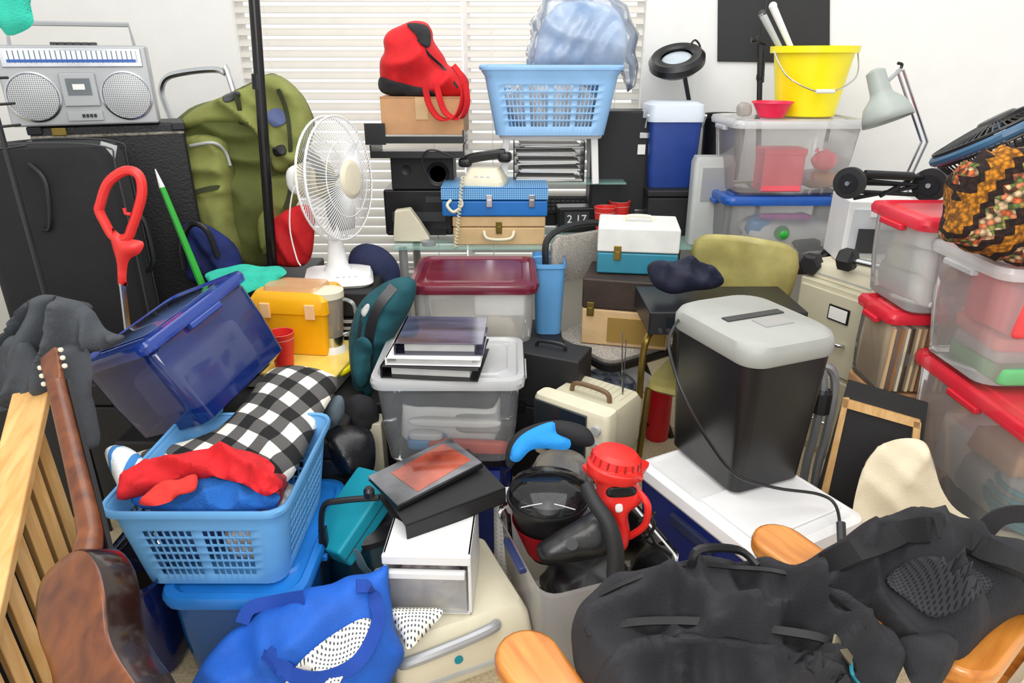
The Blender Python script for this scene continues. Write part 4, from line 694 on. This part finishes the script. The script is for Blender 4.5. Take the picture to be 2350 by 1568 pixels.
    pl=Pl(1980,1020,1.98,(-.35,-.9,.25)); t=T('stretched_canvas','back of a black canvas on pale wooden stretcher frame','canvas',P(1890,1170,1.98))
    B().slab(pp('1948,872 2130,925 2090,1240 1860,1180'),pl,.012).build('canvas',BKM,t,w=1)
    for q in ('1935,912 1948,912 1900,1130 1884,1125','1935,912 2110,962 2108,982 1932,932','2095,965 2112,968 2085,1220 2070,1215'): B().slab(pp(q),pl,0,front=.018).build('stretcher_bar',PINE,t,w=1)
    bag('fleece_blanket','smooth cream blanket draped beside the lowest red lidded tub','blanket',CREAMF,'1950,1400 1953,1230 1960,1150 1980,1080 2008,1035 2045,1012 2090,1006 2125,1018 2142,1060 2160,1120 2195,1170 2260,1205 2360,1235 2420,1260 2420,1400',Pl(2050,1150,1.64,(-.1,-1,.15)),.02,.05,D=.035,wr=.002,smi=1,fd=[(15,6,.035),(60,7,.02)])
@do
def left_front():
    c=V((-.42,-.06,.9)).normalized(); a=V((.3,.92,.2)); a=(a-c*a.dot(c)).normalized(); b_=a.cross(c); N=V((-1.02,1.74,.865)); h=.3
    m=M((b_,a,c)).transposed().to_4x4(); m.translation=N-c*h-b_*.175+a*.22
    t=tub('big translucent navy blue tub tipped on the dark chest',(0,0,0),0,.36,.45,h,BLUET,mat('royal_blue_lid','#2044a0',.18,al=.88,tl=.2,gl=.08),.93,.04,m=m)
    B().prof([(.27,.32,h+.0105,.03),(.265,.315,h+.012,.03)]).build('lid_window',mat('window_blue','#6a86c4',.1,al=.5,gl=.05),t)
    lump('pink_parcel','pink parcel showing through the tipped blue tub lid','parcel',mat('pinkish','#e0307a',.5),None,(.16,.18,.06),e=.3,mx=m@TR(.02,.06,.22)); lump('pale_parcel','pale parcel seen through the side of tipped blue tub','parcel',PAPER,None,(.24,.3,.16),e=.2,wr=.02,mx=m@TR(0,0,.03))
    t,S=bagT('sweatshirt','charcoal grey sweatshirt draped over tub and headboard','sweatshirt','torso',GRYF,'-60,790 0,775 25,740 45,705 80,682 110,676 150,684 185,695 215,715 240,752 262,765 286,772 270,790 235,805 205,812 190,850 150,870 120,905 80,915 30,938 -60,940',Pl(130,820,1.64,(.15,-1,.35)),.035,.05,D=.03,res=.009,wr=.002,wf=15,smi=1,fd=[(-30,10,.1),(10,12,.07)])
    part_inf(t,'sleeve',GRYF,'100,800 150,790 200,800 212,850 210,905 220,950 230,1000 222,1028 190,1032 160,1034 148,1000 140,950 130,900 110,860',Pl(170,900,1.60,(.1,-1,.2)),.025,.03,D=.02,res=.009,wr=.002,smi=1,fd=[(8,16,.08)])
    part_inf(t,'second_sleeve',GRYF,'0,800 30,770 70,790 95,840 85,900 50,930 10,935 -10,880',Pl(40,850,1.60,(.1,-1,.2)),.02,.03,D=.02,res=.009,wr=.002,smi=1,fd=[(-25,16,.07)])
    basket('light blue laundry basket heaped with clothes at left',(-.79,1.63,.315),.44,.48,.26,.84,LBLUE,0,2,7)
    tub('bright blue lidded tub under the light blue laundry basket',(-.735,1.65,0),0,.37,.54,.3,BTUB,BLIDT,.9,.06)
    lump('blue_cloth','blue cloth filling the bright blue lidded tub','cloth',BTOW,(-.735,1.63,.02),(.28,.42,.2),seed=6)
    tub('dark navy translucent tub behind the guitar body',(-1.03,1.62,0),0,.19,.5,.34,DBLUET,None,.9,.05)
    bag('pillow','black and white gingham pillow under tipped blue tub','pillow',PLAID,'300,1050 400,1020 500,985 570,910 620,850 700,842 776,872 740,950 700,1040 655,1110 570,1130 420,1110',Pl(600,1000,1.82,(.05,-.33,.94)),.05,.05,wr=.003,wf=8,fd=[(30,4,.016)])
    bag('striped_towel','blue and white striped towel at left of laundry basket','towel',STRIPT,'240,1040 262,1022 300,1030 330,1060 310,1110 285,1140 262,1100',Pl(290,1080,1.55,(0,-.5,.86)),.03,.05,D=.02,wr=.003,fd=[(20,10,.016)])
    bag('tshirt','bright red shirt crumpled on top of the laundry basket','shirt',REDF,'268,1145 278,1105 300,1082 345,1058 400,1048 440,1035 520,1028 590,1042 628,1068 630,1088 650,1112 610,1138 560,1112 520,1102 480,1092 440,1096 390,1102 340,1125 300,1140',Pl(460,1090,1.5,(0,-.45,.89)),.025,.03,D=.018,res=.007,wr=.003,wf=18,smi=1,fd=[(75,14,.032),(-40,16,.026),(20,14,.02)])
    bag('blue_towel','blue towel bunched below the red shirt in basket','towel',BTOW,'300,1150 340,1125 390,1100 450,1090 520,1098 570,1112 640,1135 625,1160 560,1168 450,1172 340,1165',Pl(480,1140,1.48,(0,-.45,.89)),.02,.05,D=.02,res=.007,wr=.003,wf=18,smi=1,fd=[(20,14,.03),(-60,12,.02)])
    bag('red_towel','red cloth twisted through the blue towel in basket','cloth',mat('coral_cloth','#e0372f',.95,bump=.7,bs=200),'318,1152 370,1105 410,1100 450,1088 448,1125 405,1138 390,1152 350,1162',Pl(400,1135,1.43,(0,-.45,.89)),.012,.02,D=.014,res=.008,wr=.003,wf=20,fd=[(30,12,.018)])
    for l,mm,x,y,z,s in (('denim clothes inside the light blue laundry basket','#2c4a7a',-.88,1.6,.325,(.16,.28,.16)),('white grey socks inside the light blue laundry basket','#c9c6c2',-.71,1.6,.325,(.15,.26,.12)),('striped red clothes inside the light blue laundry basket','#b0383c',-.71,1.6,.44,(.13,.22,.07)),('bright blue cloth inside the light blue laundry basket','#2a72b8',-.87,1.6,.48,(.18,.28,.06))): lump('garment',l,'clothing',mat('cloth'+mm,mm,.9,var=.5,sc=35,bump=.6,bs=80),(x,y,z),s,seed=x*9,wr=.15)
    # slatted frame: sloping rail, upright slats with dark gaps
    D=P(70,925,1.56); A=P(8,1190,1.28); r=(D-A).normalized(); A2=A-r*.42; D2=D+r*.03
    t=T('slatted_headboard','pale pine slatted frame with sloping rail at the lower left edge','headboard',V(((A2.x+D2.x)/2,(A2.y+D2.y)/2,0)))
    B().ribbon([A2,D2],(1,0,-.1),.085,.03).build('top_rail',PINEX,t,w=1,bev=.006)
    n=8
    for i in range(n):
        p=A2.lerp(D2,(i+.5)/n); q=V((p.x+.02,p.y,.02)); B().ribbon([p+V((-.005,0,-.012)),q],(.25,1,0),.034,.022).build('slat',PINE,t,w=1,bev=.003)
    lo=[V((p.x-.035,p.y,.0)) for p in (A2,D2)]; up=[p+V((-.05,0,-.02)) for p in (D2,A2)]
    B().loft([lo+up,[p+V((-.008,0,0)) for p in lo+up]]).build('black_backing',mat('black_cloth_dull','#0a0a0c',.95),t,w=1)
    B().ribbon([V((A2.x+.0,A2.y,.05)),V((D2.x+.0,D2.y,.05))],(0,0,1),.06,.02).build('bottom_rail',PINEX,t,w=1,bev=.004)
    # guitar, seen from behind
    Jn=P(205,1276,1.15); Hd=P(103,838,1.50); g=(Hd-Jn).normalized(); vw=(CAM-Jn).normalized(); n1=(vw-g*vw.dot(g)).normalized(); b1=g.cross(n1)
    if b1.x<0: b1=-b1
    th=rad(50); n=n1*cos(th)-b1*sin(th); bb=b1*cos(th)+n1*sin(th)
    t=T('acoustic_guitar','brown acoustic guitar seen from behind leaning at lower left','guitar',Jn-g*.5)
    J=Jn+n*.045-b1*.012; hw=[(0,.0),(.004,.04),(.025,.072),(.07,.092),(.12,.094),(.17,.084),(.21,.08),(.26,.092),(.33,.12),(.4,.128),(.45,.115),(.485,.08),(.5,.035)]
    sd=cr([(w_,l_,0) for l_,w_ in hw],5); pl=[(p.x,p.y) for p in sd]+[(-p.x,p.y) for p in sd[::-1][:-1]]
    ring=lambda k,o:[J+bb*(x*k)-g*(y*k+(1-k)*.25)+n*o for x,y in pl]
    B().loft([ring(.985,.004),ring(1,-.002),ring(1,-.035),ring(1,-.068),ring(.985,-.074)],0,1).build('body_side',mat('dark_gloss_wood','#210d08',.2,coat=.4,var=.3),t,w=1,sm=75)
    B().loft([ring(.99,.0),ring(.985,.006),ring(.9,.009),ring(.5,.012),ring(.1,.013)],0,1).build('back_plate',MAHOG,t,w=1,sm=75)
    L=(Hd-Jn).length; q=[Jn+n*.012+g*(-.012),Jn+n*.0+g*.015,Jn-n*.014+g*.05]+[Jn-n*.018+g*(L*k) for k in (.2,.35,.5,.65,.8,.9)]; B().tube(q,[.025,.029,.026,.024,.023,.022,.0215,.021,.021],14).build('neck',MAHOG,t,w=1,sm=75)
    mh=M((bb,-n,g)).transposed().to_4x4(); mh.translation=Jn-n*.018+g*(L*.9)
    B().prof([(.042,.018,0,.006),(.052,.016,.02,.006),(.06,.015,.07,.006),(.056,.014,.09,.006)],m=mh).build('headstock',MAHOG,t,w=1)
    for s in (-1,1):
        for k in (.025,.05,.075): B().blob(mh@V((s*.038,0,k)),(.012,.01,.012),.8).build('tuning_peg',CREAM,t,w=1)
    mb=mh.copy(); mb.translation=Jn-n*.034; B().box((0,0,L*.45),(.046,.012,L*.9)).build('fretboard',BK,t,w=1,tm=mb)
@do
def mid_front():
    t,S=bagT('duffel_bag','bright blue duffel bag with white mesh panels at front','bag','body',BLUEF,'430,1640 455,1540 490,1490 530,1450 580,1418 600,1400 660,1378 700,1352 760,1340 800,1322 850,1315 888,1298 892,1340 900,1400 905,1440 928,1500 900,1560 860,1660 600,1720',Pl(690,1470,1.3,(.1,-.75,.65)),.08,.14,D=.1,wr=.003,wf=9,smi=1,fd=[(25,6,.055),(-60,7,.045),(80,9,.03)])
    part_skin(t,'mesh_panel',MESHW,'640,1620 670,1545 720,1490 790,1440 840,1418 862,1440 848,1490 790,1550 740,1640',S,.01,.003,9); part_inf(t,'mesh_end',MESHW,'885,1400 940,1395 1015,1400 990,1440 940,1490 925,1470 905,1430',Pl(940,1430,1.37,(0,-.6,.8)),.02,.03,wr=.003)
    wb=mat('blue_webbing','#0f419e',.8,bump=.4,bs=300)
    for q in ('820,1345 850,1350 868,1400 862,1450 820,1520 740,1555 660,1540 610,1500','560,1430 580,1395 640,1380 700,1370','615,1495 690,1560 770,1640'): strap(t,'strap',wb,q,S,.018,.034)
    t=T('sewing_machine_case','cream plastic sewing machine case lying under white drawer','sewing machine case',(-.195,1.57,0),24)
    B().prof([(.39,.37,0,.02),(.4,.38,.01,.025),(.4,.38,.09,.025),(.385,.355,.15,.025),(.36,.315,.18,.025),(.35,.305,.185,.02)],n=5).build('shell',CREAM,t); B().box((0,-.19,.04),(.36,.012,.012)).build('seam',GRYP,t)
    B().tube(cr([(-.18,-.165,.12),(-.17,-.195,.145),(-.08,-.205,.16),(.03,-.2,.165),(.08,-.185,.16),(.09,-.155,.14)],5),.016,10).build('carry_handle',SILV,t); B().lathe([(.012,0),(.012,.006)],20,AX((-.03,-.188,.09),(0,-1,0))).build('emblem',TEALP,t)
    t=T('drawer_unit','small white drawer unit with clear front below black binders','drawer unit',(-.222,1.575,.187),-2); w,d,h=.235,.25,.205
    b=B()
    for x in (-1,1): b.box((x*(w/2-.005),0,h/2),(.01,d,h))
    b.box((0,0,h-.006),(w,d,.012)); b.box((0,0,.006),(w,d,.012)); b.box((0,d/2-.005,h/2),(w,.01,h)); b.build('frame',WHP,t,bev=.003)
    o=B().box((0,-d/2-.004,.085),(w-.024,.008,.145)).build('drawer_front',mat('drawer_front_clear','#f6f8fa',.2,al=.3,tl=.4,gl=.1),t,bev=.003); B().box((0,-d/2-.012,.148),(w-.03,.02,.022)).build('pull',WHP,o,bev=.004); B().box((0,-d/2-.004,.19),(w+.002,.014,.03)).build('top_edge',WHP,t,bev=.004)
    lump('fabric_scrap','mauve and cream fabric inside the small white drawer','fabric',mat('mauve','#b49abb',.8,var=.5,c2='#f0e8dc',sc=20),(-.22,1.50,.202),(.18,.08,.11),seed=3,wr=.3)
    def binder(l,mx,w,d,h,m,cm):
        t=T('ring_binder',l,'binder',m=mx)
        for z,k,q in ((.003,'back_cover',m),(h-.003,'front_cover',cm)): B().box((0,0,z),(w,d,.006)).build(k,q,t,bev=.002)
        B().box((0,-d/2+.003,h/2),(w,.006,h)).build('spine',m,t,bev=.002); B().box((0,.01,h/2),(w-.04,d-.05,h-.024)).build('pages',mat('binder_paper','#c9c9c6') if h<.05 else DGREY,t)
        return t
    binder('thick black ring binder resting on white drawer',TR(-.21,1.69,.394)@E(1,-3,30),.31,.24,.055,BKM,BKM)
    t=binder('thin clear covered binder with painted red reflection on thick binder',TR(-.255,1.725,.458)@E(1,-5,38),.29,.18,.018,BK,mat('grey_cover','#3e3e43',.08,coat=.8,var=.4,sc=5,c2='#77777c')); B().box((.02,.0,.0182),(.2,.13,.002),E(0,0,6)).build('red_reflection',mat('reflection_red','#8a3a2c',.06,coat=1,var=.4,sc=6,c2='#b85a44'),t)  # red patch is a reflection painted onto the clear cover
    t=T('foam_block','teal padded block leaning left of the black binders','block',m=M.Translation(P(815,1180,1.72))@E(28,-12,-38)); B().box((0,0,0),(.17,.28,.075)).build('block',TEALP,t,bev=.01); B().ribbon([V((.09,-.1,.0)),V((.095,-.12,-.06)),V((.08,-.12,-.14))],(1,.3,0),.03,.003).build('strap',mat('slate_webbing','#5a7580',.8),t); B().box((0,0,.0),(.172,.282,.004)).build('seam',TEALF,t)
    t=T('clamp_stand','black metal clamp stand beside the teal block','stand',P(740,1350,1.6)); B().tube(cr([P(u,v,1.6) for u,v in pp('742,1430 738,1250 742,1165 780,1150 870,1142')],5),.009).build('arm',BK,t,w=1); B().lathe([(.014,0),(.016,.02),(.01,.03)],14,AX(P(848,1140,1.6),(0,0,1))).build('knob',BK,t,w=1); B().box(P(745,1250,1.605),(.02,.02,.12)).build('bracket',DKM,t,w=1)
    t=T('stock_pot','round black pot standing below the teal block','pot',(-.46,1.74,0)); B().lathe([(.11,0),(.12,.02),(.12,.26),(.125,.27),(.118,.27)],32,c1=0).build('pot_wall',mat('teal_dark','#0e3a4c',.2,al=.92),t); B().lathe([(.128,.265),(.128,.285),(.11,.3),(.02,.31)],32).build('lid',BK,t)
    t=T('bubble_wrap','small roll of white bubble wrap behind white drawer','bubble wrap',(-.01,1.84,0)); B().lathe([(.02,0),(.05,0),(.05,.3),(.02,.3)],24).build('roll',mat('bubbles','#e3e3e0',.3,col=c_dots(60,'#e6e6e4','#c8c9c8',(0,2))),t)
    B().box((-.1,1.97,.14),(.12,.1,.28)).solo('toner_box',mat('dark_blue_card','#1a2a6a',.5),'small dark blue carton behind the black binders','box',bev=.004)
    tub('open milky bin filled with red blower and black popper',(.21,1.63,0),19,.42,.42,.33,mat('milky_open','#fafbfc',.25,al=.5,tl=.5,gl=.1,var=.03),None,.85,.05,hm=mat('navy_handle','#23305c',.4))
    lump('tangled_cord','tangled black cables at bottom of the milky bin','cable',BK,(.23,1.63,.02),(.26,.26,.16),wr=.25)
    c=P(1258,1150,1.68); t=T('popcorn_popper','black round popcorn popper bowl with clear cover in bin','popper',(c.x,1.68,.2))
    B().lathe([(.05,.0),(.06,.02),(.1,.14),(.115,.2),(.122,.205),(.124,.212),(.122,.218),(.112,.218),(.108,.2),(.1,.198),(.088,.165),(.06,.158),(.02,.158)],36,c1=0).build('bowl',BK,t); B().lathe([(.06,.02),(.104,.13),(.107,.135),(.064,.022)],36,c0=0,c1=0).build('red_skirt',mat('dark_red','#9c1620',.3),t); B().lathe([(.034,.158),(.034,.168),(.024,.176),(.008,.19)],20).build('spindle',DGREY,t); B().tube(cr([(-.08,0,.17),(0,.01,.178),(.08,-.01,.17)],4),.003).build('stirring_wire',CHR,t)
    b=B()
    for i in range(16): a=2*PI*i/16; b.tube([(.045*cos(a),.045*sin(a),.16),(.086*cos(a),.086*sin(a),.168),(.099*cos(a),.099*sin(a),.197)],.0025,5)
    b.build('inner_ribs',DKM,t); B().lathe([(.118,.214),(.112,.245),(.085,.262),(.03,.27)],32,c0=0).build('smoked_cover',mat('smoked','#4a4a4c',.05,al=.1,gl=.04),t)
    B().box((.0,-.1,.1),(.05,.03,.03)).build('switch',BK,t,bev=.003)
    c=P(1290,1060,1.83); t=T('popper_cover','clear plastic dome lying behind the popcorn popper','cover',(c.x,1.87,.28)); B().lathe([(.11,0),(.105,.08),(.08,.13),(.03,.15)],32,c0=0).build('dome',CLR,t); B().lathe([(.112,0),(.115,.006),(.11,.012)],32,c0=0,c1=0).build('rim',CLRL,t)
    bag('swim_vest','black neoprene swim band folded above the popper','swim gear',BKF,'1160,1062 1165,1022 1190,990 1240,970 1290,965 1345,980 1365,1012 1350,1026 1310,1020 1260,1012 1220,1026 1190,1055 1172,1072',Pl(1260,1015,1.82,(0,-.8,.6)),.03,.03,wr=.004)
    bag('swim_band','bright blue foam band folded over the black neoprene','swim gear',CYAN,'1170,1052 1180,1018 1210,990 1268,968 1278,995 1308,1010 1302,1032 1250,1030 1218,1034 1190,1060',Pl(1240,1015,1.785,(0,-.8,.6)),.016,.01,res=.01,D=.012,wr=.002,fd=[(30,8,.01)])
    rd=mat('blower_red','#ea2e28',.35,var=.05); pb=Pl(1412,1130,1.6,(.05,-1,.35)); t=T('leaf_blower','bright red electric blower standing in the milky bin','blower',P(1412,1262,1.6))
    S=part_inf(t,'housing',rd,'1346,1062 1480,1056 1480,1085 1462,1098 1474,1128 1470,1155 1442,1180 1446,1222 1436,1262 1402,1262 1400,1222 1396,1185 1372,1158 1366,1105 1348,1092',pb,.055,.05,D=.035,wr=0,sm=50)
    cc=P(1413,1058,1.6); up=V((.16,.1,.97)).normalized(); m=AX(cc-up*.02,up); B().lathe([(.05,-.03),(.07,-.022),(.076,-.01),(.076,.006),(.07,.012),(.066,.038),(.054,.05),(.02,.054)],32,m).build('motor_cap',rd,t,w=1)
    b=B()
    for i in range(18):
        a=2*PI*i/18; b.tube([m@V((.0695*cos(a),.0695*sin(a),.018)),m@V((.0665*cos(a),.0665*sin(a),.037))],.003,5)
    b.build('vent_fins',mat('blower_red_dark','#a81e1c',.4),t,w=1)
    part_skin(t,'label_plate',BK,'1396,1120 1452,1116 1454,1136 1398,1140',S,.003,.002,6); part_skin(t,'switch',WHP,'1412,1158 1426,1156 1427,1172 1413,1174',S,.004,.004,5)
    B().tube(cr([P(1372,1100,1.57),P(1392,1090,1.545),P(1440,1088,1.545),P(1466,1096,1.57)],5),.014,10).build('shoulder_band',rd,t,w=1)
    B().tube(cr([P(1466,1130,1.58),P(1486,1160,1.55),P(1480,1205,1.55),P(1444,1232,1.57)],5),.010,10).build('trigger_guard',rd,t,w=1)
    b=B(); b.tube(cr([P(1484+18*cos(i*.9),1200+30*sin(i*.7)+i,1.6+.02*sin(i*1.3)) for i in range(26)],3),.004,5); b.build('power_cord',BK,t,w=1)
    t=T('vacuum_nozzle','black vacuum head with long curved handle in bin','vacuum part',P(1310,1300,1.5)); b=B(); inf(b,pp('1232,1255 1270,1225 1330,1190 1375,1165 1400,1190 1410,1240 1390,1275 1320,1290 1250,1295'),Pl(1320,1240,1.5,(0,-.8,.5)),.04,.05,wr=.0,D=.025,smi=1); b.build('nozzle_body',BK,t,w=1,sm=50)
    q=cr([P(u,v,y) for u,v,y in ((1345,1115,1.5),(1362,1150,1.46),(1395,1200,1.42),(1412,1260,1.39),(1412,1330,1.36))],6); B().tube(q,[.018+.006*(i/len(q)) for i in range(len(q))],12).build('curved_handle',BKM,t,w=1); B().lathe([(.014,0),(.016,.01)],16,AX(P(1312,1248,1.44),(0,-.8,.5))).build('knob',DGREY,t,w=1)
@do
def front():
    def armchair(l,loc,rz,ln=.06):
        t=T('armchair',l,'armchair',loc,rz)
        for x in (-.32,.32):
            o=[V((x+.06*cos(a),-.27+.06+.06*sin(a)*1.0,0)) for a in [PI+PI*i/10 for i in range(11)]]+[V((x+.05,ln,0)),V((x-.05,ln,0))]
            B().loft([[p+V((0,0,.59)) for p in o],[p+V((0,0,.63)) for p in o]]).build('arm',OAK,t,bev=.012)
            for y in (-.2,ln-.03): B().box((x*.97,y,.295),(.05,.05,.59)).build('leg',OAK,t,bev=.006)
            B().box((x*.97,-.05,.34),(.03,.3,.06)).build('side_rail',OAK,t)
        B().prof([(.54,.42,.36,.05),(.56,.44,.38,.05),(.56,.44,.43,.05),(.52,.4,.45,.05)]).build('seat_cushion',CREAMF,t); B().box((0,.2,.42),(.56,.03,.1)).build('low_backrest',OAK,t)
    armchair('oak armchair holding the large black backpack at front',(.41,.875,0),-151); armchair('oak armchair at lower right corner with rounded arm',(1.165,.785,0),-53,.2)
    t,S=bagT('backpack','large black backpack lying slumped across the front armchair','backpack','body',BKF,'1313,1490 1312,1440 1330,1390 1368,1352 1400,1322 1450,1312 1492,1302 1540,1290 1580,1288 1640,1278 1690,1290 1740,1284 1800,1292 1850,1312 1895,1345 1940,1358 1978,1388 2010,1425 2052,1450 2078,1505 2055,1568 2000,1700 1700,1760 1400,1720 1340,1580 1320,1535',Zl(1690,1450,.665,(-.05,-.42,.91)),.07,.16,D=.08,res=.009,wr=.003,wf=8,smi=1,fd=[(28,5,.085),(-35,6,.08),(75,8,.055),(0,11,.035)])
    tr=mat('black_trim','#0e0e10',.6)
    strap(t,'zipper_flap',tr,'1345,1455 1450,1432 1600,1430 1780,1450 1900,1478 1960,1535',S,.006,.014); strap(t,'seam',tr,'1375,1370 1450,1335 1560,1312 1680,1305 1800,1318 1900,1370 1990,1440',S,.005,.008); strap(t,'zipper_pull',mat('old_brass','#8a8068',.4,.6),'1905,1478 1945,1525',S,.018,.016); part_skin(t,'front_pocket',BKF,'1370,1590 1420,1500 1560,1465 1760,1485 1890,1525 1930,1600 1700,1700 1450,1680',S,.01,.012,12)
    b=B(); b.tube(cr([S(u,v,.01)+V((0,0,k)) for u,v,k in ((1585,1305,0),(1600,1290,.02),(1690,1288,.02),(1735,1305,0))],5),.008,6); b.build('haul_loop',BK,t,w=1)
    strap(t,'pull_cord',mat('teal_cord','#2a8a9a',.7),'1945,1525 1950,1560 1965,1600',S,.016,.006)
    t,S=bagT('backpack','second black backpack with mesh back panel at right','backpack','body',BKF,'1800,1312 1850,1288 1890,1262 1945,1232 1990,1212 2050,1180 2110,1170 2160,1182 2210,1200 2265,1232 2330,1240 2400,1262 2480,1280 2480,1420 2400,1405 2335,1412 2265,1458 2205,1525 2150,1548 2100,1520 2060,1475 2010,1415 1930,1385 1860,1360',Zl(2130,1350,.665,(-.08,-.36,.93)),.08,.08,D=.07,res=.009,wr=.003,wf=9,smi=1,fd=[(35,5,.08),(-45,6,.07),(80,8,.045)])
    part_skin(t,'mesh_panel',mat('black_mesh','#1c1c1e',.8,col=c_dots(160,'#2c2c30','#08080a',(0,1))),'2030,1335 2110,1285 2200,1300 2275,1345 2215,1395 2140,1425 2080,1385',S,.01,.004,10)
    pad=mat('black_pad','#18181b',.85,bump=.5,bs=400)
    for q,w in (('1880,1312 1960,1275 2060,1235 2130,1225',.045),('2150,1215 2220,1255 2300,1300 2400,1340',.045)): strap(t,'shoulder_strap',pad,q,S,.014,w,.014)
    part_inf(t,'lower_pocket',BKF,'2060,1472 2110,1455 2170,1452 2200,1475 2185,1530 2150,1580 2105,1585 2075,1535',Zl(2130,1510,.655,(-.05,-.5,.86)),.04,.05,D=.04,wr=.003,smi=1,fd=[(30,8,.04)])
    b=B(); b.ribbon(cr([P(u,v,1.3) for u,v in pp('2250,1230 2290,1190 2350,1180 2420,1200')],5),(0,.3,1),.04,.008); b.build('loose_strap',BKF,t,w=1)
if ERR: raise Exception('\n'.join(ERR))
